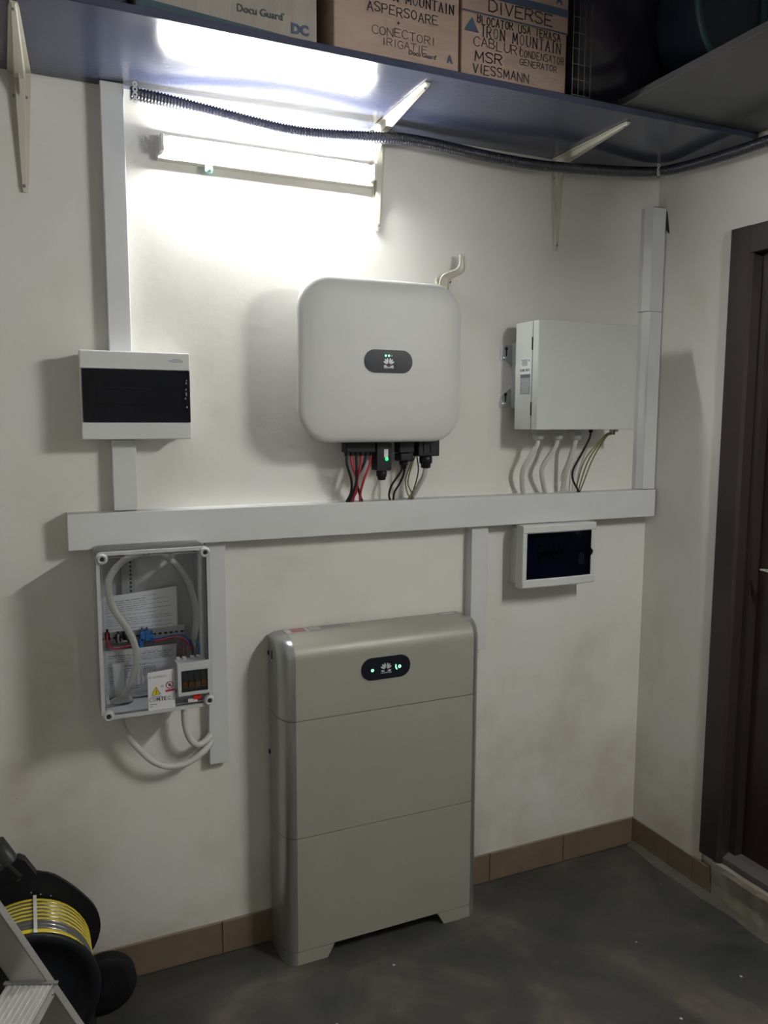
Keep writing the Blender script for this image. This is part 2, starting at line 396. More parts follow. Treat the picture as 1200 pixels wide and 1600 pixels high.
# ---- door in the right wall, recessed
door = thing('door_1', (0.05, -.83, .14), None, None, kind='structure')
fr = MB()
fr.prism([(.10, DY0), (-.012, DY0), (-.012, DY0-.075), (-.004, DY0-.085), (.03, DY0-.088), (.03, DY0-.115), (.10, DY0-.115)], DZ0, DZ1, 'z')
fr.prism([(.10, DY1), (-.012, DY1), (-.012, DY1+.075), (-.004, DY1+.085), (.03, DY1+.088), (.03, DY1+.115), (.10, DY1+.115)], DZ0, DZ1, 'z')
fr.box(-.012, .10, DY1+.074, DY0-.074, DZ1-.085, DZ1, .003); fr.box(.03, .10, DY1+.11, DY0-.11, DZ1-.115, DZ1-.08)
build('frame', fr, DFRAME, door)
lf = MB().box(.06, .10, DY1+.114, DY0-.114, DZ0+.03, DZ1-.114, .003)
for z0, z1 in ((DZ0+.18, .95), (1.30, 2.0)):
    lf.box(.052, .064, DY1+.22, DY0-.22, z0, z1, .005)
    lf.box(.046, .058, DY1+.27, DY0-.27, z0+.05, z1-.05, .005)
leaf = build('leaf', lf, DOORM, door)
th = MB(); th.prism([(.005, DZ0), (.005, DZ0+.018), (.03, DZ0+.034), (.10, DZ0+.034), (.10, DZ0)], DY1+.075, DY0-.075, 'x')
# prism on 'x' axis takes (y,z): rebuild with axes swapped
for v in th.bm.verts: v.co = Vector((v.co.y, v.co.x, v.co.z))
build('threshold', th, THRESH, door)
hd = MB(); hd.cyl((.06, -.575, 1.165), (.012, -.575, 1.165), .010); hd.tube(smoothpath([(.014, -.585, 1.165), (.010, -.56, 1.167), (.010, -.530, 1.168), (.014, -.505, 1.166)], 5), lambda i: .0095-.00035*i, 12)
hd.lathe((.06, -.575, 1.165), (-.008, 0, 0), [(0, .026), (.6, .026), (1, .02)], 24)
build('handle', hd, CHROME, leaf)
ro = MB(); ro.lathe((.06, -.548, 1.055), (-.012, 0, 0), [(0, .027), (.6, .027), (1, .022), (1.0, .016), (.5, .015)], 28); ro.cyl((.055, -.548, 1.055), (.047, -.548, 1.055), .006, m=None)
build('lock_rosette', ro, CHROME, leaf)

# ================================================================== SHELVES
S = 'under the storage shelf'
sh = MB().box(-3.2, -.001, -.42, -.001, 2.49, 2.508, .0015, seg=1)
build('wall_shelf', sh, NAVY, label='long glossy navy laminate wall shelf carrying the cardboard archive boxes', cat='shelf', origin=(-1.6, -.2, 2.49))
sh = MB().box(-.53, -.001, -2.6, -.40, 2.5085, 2.528, .0015, seg=1)
cs = build('corner_shelf', sh, CSHELF, label='dark laminate shelf board along the right wall, overlapping the end of the long navy shelf', cat='shelf', origin=(-.27, -1.5, 2.51))
sc_ = MB()
for z in (2.514, 2.523): sc_.ball((-.5312, -.545, z), .0016, m=None, sub=1)
build('screw', sc_, CHROME, cs)

def bracket(x, tipx, label, leanb=0):
    """pressed steel shelf bracket: tapering channel arm down the wall and one out under the shelf"""
    t = thing('shelf_bracket', (x, -.005, 2.2), label, 'bracket', 'cream pressed steel shelf brackets')
    zt = 2.489
    def arm(top):
        mb = MB(); N = 12; R = []
        for i in range(N+1):
            k = i/N; wd = .027*(1-k)+.0095*k; hgt = .022*(1-k)+.008*k
            if k > .97: wd *= .75
            # cross-section: flange, ridge, flange
            sec = [(-wd, 0), (-wd, .003), (-wd*.55, .0035), (-wd*.42, hgt), (wd*.42, hgt), (wd*.55, .0035), (wd, .003), (wd, 0)]
            if top:
                cx = x+(tipx-x)*k; R.append([mb.bm.verts.new((cx+a, -.012-.36*k, zt-b)) for a, b in sec])
            else:
                R.append([mb.bm.verts.new((x+a, -.0005-b, zt-.004-.285*k)) for a, b in sec])
        for p, q in zip(R, R[1:]):
            for k in range(8): mb.bm.faces.new((p[k], p[(k+1) % 8], q[(k+1) % 8], q[k]))
        mb.bm.faces.new(R[0]); mb.bm.faces.new(R[-1][::-1]); return mb
    build('wall_arm', arm(False), CREAM, t); build('shelf_arm', arm(True), CREAM, t)
    br = MB(); br.prism([(-.012, zt-.005), (-.05, zt-.018), (-.03, zt-.05), (-.012, zt-.075)], x-.0015, x+.0015, 'x'); build('gusset', br, CREAM, t)
    for sx, yy, zz in ((-.014, -.004, 2.43), (.014, -.004, 2.43), (0, -.0105, 2.215)):
        sm = MB().lathe((x+sx, yy, zz), (0, -.0035, 0), [(0, .0045), (.6, .004), (1, .002)], 10)
        build('screw', sm, SILDARK, t)
    sm = MB().lathe((tipx, -.355, zt-.008), (0, 0, -.004), [(0, .0045), (.6, .004), (1, .002)], 10); build('screw', sm, SILDARK, t)
bracket(-2.066, -2.075, 'cream steel shelf bracket at the far left, left of the grey vertical trunking')
bracket(-1.093, -1.115, 'cream steel shelf bracket beside the right end of the lit tube lamp')
bracket(-.440, -.465, 'cream steel shelf bracket nearest the room corner, above the grey junction box')

# ================================================================== LIGHTS
def batten(name, x0, x1, y, z, label, level, tubename='tube'):
    t = thing(name, ((x0+x1)/2, 0, z), label, 'lamp')
    mb = MB(); mb.prism([(0, z-.032), (-.022, z-.032), (-.024, z-.030), (-.024, z+.030), (-.022, z+.032), (0, z+.032)], x0, x1, 'x', m=None)
    build('housing', mb, CREAM, t)
    for s, xa in ((1, x0+.002), (-1, x1-.002)):
        e = MB(); e.box(min(xa, xa+s*.010), max(xa, xa+s*.010), -.058, -.023, z-.020, z+.024, .002); e.box(min(xa+s*.009, xa+s*.026), max(xa+s*.009, xa+s*.026), -.052, -.023, z+.008, z+.022, .002); 
        build('lamp_holder', e, WHITE, t)
    tb = MB(); tb.cyl((x0+.013, -.042, z+.004), (x1-.013, -.042, z+.004), .0125, 20)
    tm = emis(name+'_glow', (1.0, 1.0, .97), level)
    build(tubename, tb, tm, t)
    st = MB(); st.lathe((x0+.135, -.016, z-.030), (0, -.010, -.022), [(0, .010), (.7, .0105), (.9, .009), (1, .005)], 16)
    build('starter', st, STARTER, t, label='pale green round starter under the housing')
    return t
batten('tube_lamp', -1.738, -1.116, -.05, 2.352, 'lit white fluorescent tube lamp on the wall below the long shelf', WALL_TUBE)
# second tube lamp hanging under the corner shelf (out of frame, it throws the left-hand shadows)
l2 = batten('room_tube_lamp', -.30, .30, 0, .02, 'lit fluorescent tube lamp hanging under the shelf by the right wall', ROOM_TUBE)
l2.rotation_euler = (PI/2*0, 0, 0)
l2.matrix_world = Matrix.Translation((-.36, -1.76, 2.285)) @ Matrix.Rotation(PI/2, 4, 'Z') @ Matrix.Rotation(PI/2, 4, 'X')
for yy in (-1.55, -1.97):
    hk = MB().cyl((-.36, yy, 2.285), (-.36, yy, 2.5085), .004, 8)
    for v in hk.bm.verts: v.co = (l2.matrix_world.inverted() @ v.co) + org(l2)
    build('hanger_rod', hk, SILDARK, l2)

# ================================================================== CONDUIT AND STRAPS
path = smoothpath([(-1.808, -.045, 2.466), (-1.718, -.045, 2.462), (-1.602, -.05, 2.450), (-1.480, -.055, 2.437), (-1.389, -.058, 2.430), (-1.295, -.06, 2.432), (-1.178, -.066, 2.441), (-1.098, -.072, 2.447), (-1.046, -.072, 2.452), (-.951, -.066, 2.454), (-.841, -.064, 2.449), (-.703, -.064, 2.443), (-.560, -.075, 2.438), (-.482, -.085, 2.439), (-.329, -.085, 2.450), (-.19, -.085, 2.462), (-.115, -.10, 2.468), (-.078, -.145, 2.468), (-.070, -.273, 2.459), (-.068, -.400, 2.453), (-.068, -.515, 2.450), (-.066, -.70, 2.447), (-.066, -1.1, 2.44)], 14)
# resample evenly
L = [0]
for a, b in zip(path, path[1:]): L.append(L[-1]+(b-a).length)
def at(s):
    for i in range(len(L)-1):
        if L[i+1] >= s: 
            return path[i].lerp(path[i+1], (s-L[i])/max(1e-9, L[i+1]-L[i]))
    return path[-1]
N = int(L[-1]/.0021); P = [at(L[-1]*i/N) for i in range(N+1)]
PR = (.0138, .0168, .0168, .0138)
build('corrugated_conduit', MB().tube(P, lambda i: PR[i % 4], 14), CONDUIT, label='black corrugated cable conduit sagging along the wall under the shelves', cat='conduit', origin=(-1, -.06, 2.44))
def strap(x, y0, z, n, label, rgt=False):
    mb = MB()
    for k in range(n):
        zc = z-.013*k; ring = 12
        pts_o = [(x+.0065*math.cos(2*PI*i/ring), zc+.0072*math.sin(2*PI*i/ring)) for i in range(ring)]
        pts_i = [(x+.0028*math.cos(2*PI*i/ring), zc+.0028*math.sin(2*PI*i/ring)) for i in range(ring)]
        vo = [mb.bm.verts.new((a, y0, b)) for a, b in pts_o]; vi = [mb.bm.verts.new((a, y0, b)) for a, b in pts_i]
        wo = [mb.bm.verts.new((a, y0+.001, b)) for a, b in pts_o]; wi = [mb.bm.verts.new((a, y0+.001, b)) for a, b in pts_i]
        for i in range(ring):
            j = (i+1) % ring
            mb.bm.faces.new((vo[i], vo[j], vi[j], vi[i])); mb.bm.faces.new((wo[i], wo[j], wi[j], wi[i])); mb.bm.faces.new((vo[i], vo[j], wo[j], wo[i])); mb.bm.faces.new((vi[i], vi[j], wi[j], wi[i]))
    build('perforated_strap', mb, STRAPM, label=label, cat='strap', origin=(x, y0, z))
strap(-1.797, -.0650, 2.483, 4, 'perforated metal strap holding the black conduit beside the left trunking')
strap(-.115, -.1190, 2.482, 3, 'perforated metal strap holding the black conduit in the room corner')

# ================================================================== TRUNKING
def trunking(name, x0, x1, y, z0, z1, label, horiz=False, split=None):
    t = thing(name, ((x0+x1)/2, 0, z0), label, 'trunking')
    # base channel and snap-on cover, cover slightly proud with a fine seam on the sides
    build('base', MB().box(x0+.0015, x1-.0015, y+.012, 0, z0, z1), TRUNK, t)
    cuts = split or ([x0, x1] if horiz else [z0, z1])
    for a, b in zip(cuts, cuts[1:]):
        mb = MB()
        if horiz: mb.box(a, b, y, y+.020, z0, z1, .0025)
        else: mb.box(x0, x1, y, y+.020, a+(.0008 if a > z0 else 0), b, .0025)
        build('cover', mb, TRUNK, t)
    return t
trunking('cable_trunking', -1.880, -1.822, -.04, 1.8085, 2.4885, 'vertical grey cable trunking rising from the wide dark-windowed breaker panel to the shelf')
trunking('cable_trunking', -1.882, -1.820, -.04, 1.3865, 1.5775, 'short vertical grey trunking between the wide breaker panel and the horizontal trunking')
trunking('cable_trunking', -2.002, -.012, -.06, 1.287, 1.385, 'long horizontal grey cable trunking running across the back wall', True)
rt = MB()
rtr = thing('cable_trunking', (-.045, 0, 1.3865), 'tall grey trunking in the room corner, its cover in two lengths', 'trunking')
sec = [(-.071, 0), (-.071, -.018), (-.058, -.044), (-.004, -.044), (-.004, 0)]
for a, b, nm, mm in ((1.3865, 2.0165, 'cover', TRUNK), (2.018, 2.372, 'cover', TRUNK)):
    mb = MB(); k = .0 if a < 2 else -.004
    mb.prism([(x+k*(i in (0, 1, 2)), y) for i, (x, y) in enumerate(sec)], a, b, 'z'); build(nm, mb, TRUNK, rtr)
mb = MB().prism([(-.06, -.002), (-.052, -.038), (-.010, -.038), (-.010, -.002)], 2.372, 2.376, 'z'); build('end_opening', mb, GAP, rtr, label='dark open top end')
mb = MB().prism([(-.0035, 2.37), (-.0035, 2.31)], 0, 0, 'y') if False else MB().prism([(-.046, 2.362), (-.060, 2.285), (-.046, 2.30)], -.0040, -.0005, 'x')
build('torn_flap', mb, GAP, rtr, label='dark torn flap beside the top')
trunking('cable_trunking', -1.638, -1.580, -.03, .621, 1.2865, 'vertical grey trunking beside the transparent meter enclosure, open at the bottom')
trunking('cable_trunking', -.767, -.704, -.04, .866, 1.2865, 'vertical grey trunking dropping behind the right edge of the tall battery cabinet')

# ================================================================== LEFT BREAKER PANEL
bp = thing('distribution_board', (-1.82, 0, 1.58), 'wide white breaker panel with a dark tinted window and a sticker at its upper right', 'distribution board')
build('body', MB().box(-1.955, -1.685, -.075, 0, 1.584, 1.804, .003), WHITE, bp)
x0, x1, z0, z1, yf = -1.9585, -1.6815, 1.580, 1.8075, -.10
wz0, wz1 = 1.624, 1.7615
mb = MB(); mb.box(x0, x1, yf, -.07, wz1, z1, .003); mb.box(x0, x1, yf, -.07, z0, wz0, .003)
mb.box(x0, x0+.007, yf+.004, -.07, wz0-.003, wz1+.003, .002); mb.box(x1-.005, x1, yf+.004, -.07, wz0-.003, wz1+.003, .002)
build('cover', mb, WHITE, bp)
build('inner_plate', MB().box(x0+.007, x1-.005, -.079, -.0755, wz0, wz1), LGREY, bp)
build('breaker_row', MB().box(x0+.04, x1-.04, -.086, -.0795, 1.67, 1.715, .002), LGREY, bp)
win = MB().box(x0+.0035, x1-.001, yf+.001, yf+.004, wz0+.001, wz1-.001, .001)
w_ = build('window', win, TINT, bp, label='dark tinted window')
lb = MB(); lb.prism(rrect(-1.7405, -1.695, 1.7805, 1.7935, .006), yf-.0006, yf, 'y', m=STICK)
lab = build('sticker', lb, STICK, bp)
text('lettering', 'ABB', -1.723, 1.7885, yf-.0008, .003, INK, bp) if False else None
mb = MB()
for k, (a, b) in enumerate(((-1.728, -1.706), (-1.738, -1.700), (-1.735, -1.701))): mb.box(a, b, yf-.001, yf-.0003, 1.7895-k*.0035, 1.7908-k*.0035)
build('print', mb, PRINT, bp)
mb = MB()
for zz in (1.735, 1.728, 1.712, 1.702, 1.697, 1.688, 1.665): mb.ball((x1-.012+random.uniform(-.002, .002), yf+.0008, zz), .0022, (1, .12, 1.4), sub=1)
build('scuff_mark', mb, GREYP, bp)

# ================================================================== RIGHT SMALL PANEL
rp = thing('distribution_board', (-.46, 0, 1.07), 'small pale breaker panel with navy tinted door hanging below the long trunking', 'distribution board')
build('body', MB().prism(rrect(-.590, -.318, 1.075, 1.277, .008, 4), 0, -.062, 'y'), WHITE, rp)
X0, X1, Z0, Z1, Y1 = -.606, -.308, 1.0745, 1.2855, -.10
fx0, fx1, fz0, fz1 = -.589, -.326, 1.104, 1.259
mb = MB()
# bowed frame: top and bottom rails curve gently forward in the middle
def rail(za, zb):
    N = 10; R = []
    for i in range(N+1):
        k = i/N; x = X0+(X1-X0)*k; yy = Y1-.006*math.sin(PI*k)
        R.append([mb.bm.verts.new(v) for v in ((x, -.058, za), (x, yy+.004, za), (x, yy, za+.004), (x, yy, zb-.004), (x, yy+.004, zb), (x, -.058, zb))])
    for p, q in zip(R, R[1:]):
        for k in range(6): mb.bm.faces.new((p[k], p[(k+1) % 6], q[(k+1) % 6], q[k]))
    mb.bm.faces.new(R[0]); mb.bm.faces.new(R[-1][::-1])
rail(fz1, Z1); rail(Z0, fz0)
mb.box(X0, fx0, Y1+.001, -.058, fz0-.002, fz1+.002, .003); mb.box(fx1, X1, Y1+.001, -.058, fz0-.002, fz1+.002, .003)
build('frame', mb, WHITE, rp)
build('inner_plate', MB().box(fx0, fx1, -.066, -.0625, fz0, fz1), LGREY, rp)
dm = MB(); N = 10; R = []
for i in range(N+1):
    k = i/N; x = fx0+.001+(fx1-fx0-.002)*k; yy = Y1+.001-.004*math.sin(PI*k)
    R.append([dm.bm.verts.new(v) for v in ((x, yy+.003, fz0+.001), (x, yy, fz0+.001), (x, yy, fz1-.001), (x, yy+.003, fz1-.001))])
for p, q in zip(R, R[1:]):
    for k in range(4): dm.bm.faces.new((p[k], p[(k+1) % 4], q[(k+1) % 4], q[k]))
dm.bm.faces.new(R[0]); dm.bm.faces.new(R[-1][::-1])
dd = build('tinted_door', dm, TINT, rp, label='navy tinted door')
build('latch', MB().prism([(fx1-.004, 1.172), (fx1+.004, 1.18), (fx1+.004, 1.19), (fx1-.004, 1.197)], -.1045, -.1008, 'y'), BLACK, dd)
for i, (a, b) in enumerate(((-.525, -.49), (-.489, -.471), (-.462, -.444), (-.443, -.425))):
    bm_ = MB().box(a, b-.001, -.078, -.0663, 1.155, 1.215, .001); 
    br_ = build('breaker', bm_, LGREY, rp)
    build('toggle', MB().box(a+.004, b-.005, -.084, -.0775, 1.178, 1.192, .001), GLOSSB, br_)

# ================================================================== INVERTER
inv = thing('inverter', (-1.146, 0, 1.57), 'white rounded solar inverter with a black oval display, hung mid-wall under the shelf', 'inverter')
# front shell: rounded square, edge curving back toward a smaller chassis
ix0, ix1, iz0, iz1 = -1.402, -.890, 1.5685, 2.0295
mb = MB(); rings = []
for ins, yy in ((.030, -.112), (.012, -.130), (.003, -.148), (.0, -.158), (.0015, -.166), (.006, -.172), (.016, -.1755), (.05, -.1775), (.10, -.1785)):
    o = rrect(ix0+ins, ix1-ins, iz0+ins, iz1-ins, max(.02, .095-ins*.9), 10); rings.append([mb.bm.verts.new((a, yy, b)) for a, b in o])
for p, q in zip(rings, rings[1:]):
    for k in range(len(p)): mb.bm.faces.new((p[k], p[(k+1) % len(p)], q[(k+1) % len(p)], q[k]))
mb.bm.faces.new(rings[0]); mb.bm.faces.new(rings[-1][::-1])
build('front_shell', mb, INVM, inv, smooth=40)
build('chassis', MB().box(ix0+.075, ix1-.045, -.118, -.025, iz0+.012, iz1-.06, .01), GREYP, inv)
build('wall_mount', MB().box(ix0+.12, ix1-.12, -.026, 0, iz0+.12, iz1-.12, .003), GALV, inv)
yd = -.1787
db = MB().prism(rrect(-1.2095, -1.0585, 1.7665, 1.8315, .0322, 10), yd-.0018, yd+.002, 'y')
disp = build('display', db, GLOSSB, inv, label='black oval status display')
mb = MB(); petals(mb, -1.134, 1.790, yd-.0022, .020); build('logo', mb, LOGO, disp)
text('lettering', 'HUAWEI', -1.134, 1.7795, yd-.002, .0048, LOGO, disp, bold=.0002, align='CENTER', width=.030)
for i, (x, r, m_) in enumerate(((-1.1435, .0031, GREENW), (-1.1335, .0031, GREENW), (-1.1245, .0016, LOGO))):
    build('status_light', MB().cyl((x, yd-.0018, 1.815), (x, yd-.0024, 1.815), r, 14), m_, disp)
# connectors below the chassis
mb = MB(); mb.box(-1.240, -1.146, -.118, -.078, 1.537, 1.578, .003)
pvb = build('pv_connector_block', mb, BLACK, inv)
for k in range(6):
    x = -1.232+.0156*k; build('plug', MB().cyl((x, -.098, 1.538), (x, -.098, 1.527), .0065, 12), BLACK, pvb)
acb = build('meter_connector', MB().box(-1.069, -1.018, -.118, -.078, 1.534, 1.578, .003).box(-1.067, -1.022, -.121, -.075, 1.508, 1.533, .005), BLACK, inv)
build('cable_gland', MB().lathe((-1.046, -.098, 1.508), (0, 0, -.022), [(0, .013), (.5, .013), (.55, .010), (1, .009)], 12), BLACK, acb)
gac = build('grid_connector', MB().box(-1.006, -.934, -.120, -.076, 1.523, 1.578, .003).box(-.990, -.972, -.123, -.119, 1.530, 1.565, .001).box(-.966, -.952, -.123, -.119, 1.535, 1.560, .001), BLACK, inv)
build('cable_gland', MB().lathe((-.970, -.098, 1.524), (0, 0, -.038), [(0, .016), (.12, .020), (.6, .020), (.66, .016), (.95, .015), (1, .012)], 10), BLACK, gac)
# wifi dongle
dg = thing('communication_dongle', (-1.118, -.098, 1.455), 'black plug-in communication dongle glowing green beneath the inverter', 'dongle')
build('body', MB().prism(rrect(-1.143, -1.097, 1.482, 1.5665, .006, 4), -.121, -.078, 'y', bev=0), BLACK, dg)
build('cable_gland', MB().lathe((-1.119, -.099, 1.483), (0, 0, -.030), [(0, .013), (.1, .016), (.6, .0155), (.7, .013), (.95, .012), (1, .008)], 12), BLACK, dg)
st = build('sticker', MB().box(-1.121, -1.108, -.1218, -.1208, 1.522, 1.546), STICK, dg)
build('green_light', MB().ball((-1.1125, -.1215, 1.517), .0055, (1, .5, 1), sub=2), GREENL, dg)

# PV cables
pv = [(-1.232, -1.211, 'black'), (-1.2164, -1.196, 'red'), (-1.2008, -1.2035, 'black'), (-1.1852, -1.189, 'red'), (-1.1696, -1.1585, 'black'), (-1.154, -1.1695, 'red')]
pv_lab = ['leftmost', 'second from the left', 'third from the left', 'fourth from the left', 'fifth from the left', 'rightmost']
for i, (a, b, c_) in enumerate(pv):
    bow = (.010, .014, .006, -.004, -.028, -.012)[i]
    yo = (0, .004, -.004, .004, .007, -.007)[i]
    P = smoothpath([(a, -.098, 1.529), (a+bow*.25, -.096, 1.50), ((a+b)/2+bow, -.085+yo, 1.455), (b+bow*.6, -.066+yo, 1.415), (b, -.045+yo*.8, 1.3855)], 8)
    build('power_cable', MB().tube(P, .0040, 8), CABLEK if c_ == 'black' else RED, label=f'{c_} power cable under the inverter, {pv_lab[i]} of the six', cat='cable', group='red and black cables under the inverter', origin=(b, -.05, 1.3855))
def cable(name, P, r, m, label, group=None, n=8, seg=10):
    return build(name, MB().tube(smoothpath(P, n), r, seg), m, label=label, cat='cable', group=group, origin=P[-1])
cable('signal_cable', [(-1.048, -.098, 1.489), (-1.056, -.092, 1.47), (-1.074, -.075, 1.435), (-1.074, -.055, 1.405), (-1.066, -.045, 1.3855)], .0033, CABLEK, 'thin black cable bowed left below the inverter, left one of the close pair')
cable('signal_cable', [(-1.042, -.098, 1.489), (-1.043, -.092, 1.465), (-1.050, -.075, 1.435), (-1.056, -.055, 1.41), (-1.055, -.045, 1.3855)], .0033, CABLEK, 'thin black cable hanging below the inverter, right one of the close pair')
cable('earth_wire', [(-1.010, -.085, 1.54), (-1.012, -.08, 1.50), (-1.020, -.06, 1.45), (-1.010, -.05, 1.41), (-.992, -.04, 1.3855)], .0022, CABLEG, 'thin green and yellow earth wire below the inverter, bowed to the left')
cable('earth_wire', [(-1.001, -.088, 1.525), (-1.010, -.08, 1.49), (-1.012, -.06, 1.44), (-.996, -.05, 1.41), (-.986, -.05, 1.3855)], .0022, CABLEG, 'thin green and yellow earth wire below the inverter, middle of the three')
cable('earth_wire', [(-.996, -.088, 1.525), (-.986, -.08, 1.48), (-.984, -.06, 1.44), (-.990, -.05, 1.41), (-1.004, -.045, 1.3855)], .0022, CABLEG, 'thin green and yellow earth wire below the inverter, close to the thick white cable')
cable('grid_cable', [(-.970, -.098, 1.487), (-.972, -.090, 1.46), (-.982, -.065, 1.42), (-.986, -.035, 1.3855)], .0075, CABLEW, 'thick white cable hanging from the right-hand connector of the inverter')

# ================================================================== HOOK ABOVE INVERTER
hk = thing('wall_hook', (-.865, 0, 2.03), 'small cream bent metal wall hook rising above the inverter corner', 'hook')
build('base_plate', MB().prism(rrect(-.892, -.838, 2.022, 2.078, .008, 4), -.003, 0, 'y'), CREAM, hk)
mb = MB()
pl = smoothpath([(-.882, -.006, 2.046), (-.878, -.014, 2.076), (-.864, -.022, 2.090), (-.838, -.030, 2.100), (-.824, -.034, 2.116), (-.822, -.034, 2.148)], 5)
pr = smoothpath([(-.850, -.006, 2.046), (-.848, -.014, 2.072), (-.834, -.022, 2.084), (-.814, -.030, 2.094), (-.806, -.034, 2.110), (-.810, -.034, 2.148)], 5)
for p0, p1 in zip(zip(pl, pr), zip(pl[1:], pr[1:])):
    mb.bm.faces.new([mb.bm.verts.new(v) for v in (p0[0], p0[1], p1[1], p1[0])])
mb.tube(pl, .0035, 8); mb.tube(pr, .0035, 8)
build('bent_arm', mb, CREAM, hk)
for x, z in ((-.876, 2.046), (-.846, 2.066)): build('screw', MB().lathe((x, -.003, z), (0, -.012, 0), [(0, .0045), (.7, .0045), (1, .003)], 8), GAP, hk)

# ================================================================== JUNCTION (BACKUP) BOX
jb = thing('junction_box', (-.416, 0, 1.60), 'pale grey metal junction box with a side label, right of the inverter', 'junction box')
jx0, jx1, jz0, jz1 = -.6136, -.2187, 1.603, 1.9455
build('body', MB().box(jx0, jx1, -.134, -.041, jz0, jz1, .002), PALE, jb)
lid = build('lid', MB().box(jx0, jx1, -.1675, -.1365, jz0, jz1, .003), PALE, jb)
build('gasket', MB().box(jx0+.003, jx1-.003, -.1368, -.1338, jz0+.003, jz1-.003), GAP, jb)
for za, zb in ((1.855, 1.895), (1.648, 1.69)): build('hinge_slot', MB().box(jx0-.0012, jx0+.004, -.1385, -.1325, za, zb), GAP, lid)
mb = MB(); mb.box(-.602, -.597, -.041, 0, 1.672, 1.886, .001); mb.box(-.607, -.602, -.041, -.012, 1.672, 1.886, .001)
build('mounting_rail', mb, GALV, jb)
for i, (za, zb) in enumerate(((1.812, 1.880), (1.674, 1.742))):
    if i == 0: P = [(-.600, zb), (-.640, zb), (-.647, zb-.008), (-.650, zb-.045), (-.642, zb-.052), (-.630, zb-.048), (-.600, za)]
    else: P = [(-.600, zb), (-.612, zb-.006), (-.643, zb-.030), (-.649, za+.01), (-.646, za), (-.600, za)]
    ear = build('mounting_ear', MB().prism(P, -.003, 0, 'y'), GALV, jb)
    kz = (za+zb)/2+(.012 if i == 0 else 0)
    mb = MB(); mb.box(-.6275, -.6225, -.0036, -.0028, kz-.014, kz+.008); mb.cyl((-.625, -.0028, kz+.010), (-.625, -.0036, kz+.010), .006, 12); build('keyhole', mb, GAP, ear)
    build('screw', MB().lathe((-.632, -.003, kz-.022), (0, -.006, 0), [(0, .0065), (.6, .006), (1, .003)], 10), CHROME, ear)
# side label
lm = MB(); lm.box(jx0-.0008, jx0, -.128, -.072, 1.715, 1.830); sl_ = build('data_label', lm, STICK, jb)
mb = MB(); mb.box(jx0-.0014, jx0-.0007, -.127, -.073, 1.768, 1.780)
for k in range(6): mb.box(jx0-.0014, jx0-.0007, -.112+.003*(k % 2), -.075-.004*(k % 3), 1.8255-k*.0036, 1.8272-k*.0036)
for k, wdt in enumerate((.004, .006, .003, .007, .004, .005)): mb.box(jx0-.0014, jx0-.0007, -.122+.009*k, -.122+.009*k+wdt, 1.789, 1.797)
mb.cyl((jx0-.0007, -.120, 1.823), (jx0-.0014, -.120, 1.823), .003, 8)
build('print', mb, PRINT, sl_)
build('grey_block', MB().box(jx0-.0013, jx0-.0006, -.127, -.073, 1.716, 1.767), GREYP, sl_)
for k in range(7): 
    pass
mb = MB()
for k in range(7): mb.box(jx0-.0017, jx0-.0012, -.122, -.080-.004*(k % 3), 1.7605-k*.0062, 1.7622-k*.0062)
build('print', mb, LGREY, sl_)
for x in (-.555, -.478, -.402):
    g_ = MB(); g_.lathe((x, -.095, jz0), (0, 0, -.034), [(0, .024), (.35, .024), (.36, .019), (.8, .019), (.9, .016), (1, .011)], 10)
    build('cable_gland', g_, LGREY, jb)
mb = MB(); mb.cyl((-.345, -.10, jz0), (-.345, -.10, jz0-.010), .007, 10); build('cable_grommet', mb, BLACK, jb)
mb = MB(); mb.box(-.272, -.262, -.125, -.105, jz0-.018, jz0+.002, .001); mb.cyl((-.268, -.115, jz0-.004), (-.245, -.115, jz0-.004), .006, 8); build('earth_bolt', mb, CHROME, jb)
whites = [((-.555, -.095, 1.571), (-.563, -.03, 1.3855), -.028, 'left'), ((-.478, -.095, 1.571), (-.474, -.03, 1.3855), -.036, 'middle'), ((-.402, -.095, 1.571), (-.405, -.03, 1.3855), -.004, 'right')]
for a, b, bow, nm in whites:
    cable('supply_cable', [a, (a[0]-.004, -.090, 1.545), ((a[0]+b[0])/2+bow, -.062, 1.475), (b[0]+bow*.5, -.042, 1.42), b], .0082, CABLEW, f'thick off-white cable below the junction box, {nm} one of the three', 'off-white cables below the junction box', seg=12)
cable('control_cable', [(-.345, -.10, 1.594), (-.347, -.095, 1.57), (-.365, -.08, 1.52), (-.385, -.065, 1.468), (-.375, -.05, 1.43), (-.342, -.045, 1.3855)], .0035, CABLEK, 'thin black cable curving below the junction box')
for i, (bow, nm) in enumerate(((-.016, 'leftmost'), (.0, 'middle'), (.016, 'rightmost'))):
    cable('earth_wire', [(-.275+.006*i, -.110-.001*i, 1.592-.002*i), (-.288+bow*.4, -.10, 1.575), (-.325+bow, -.07, 1.50), (-.338+bow*.8, -.046, 1.42), (-.337+.0055*(i-1), -.034, 1.3855)], .0024, CABLEG, f'green and yellow earth wire fanning from the junction box bolt, {nm} of three', 'earth wires below the junction box')

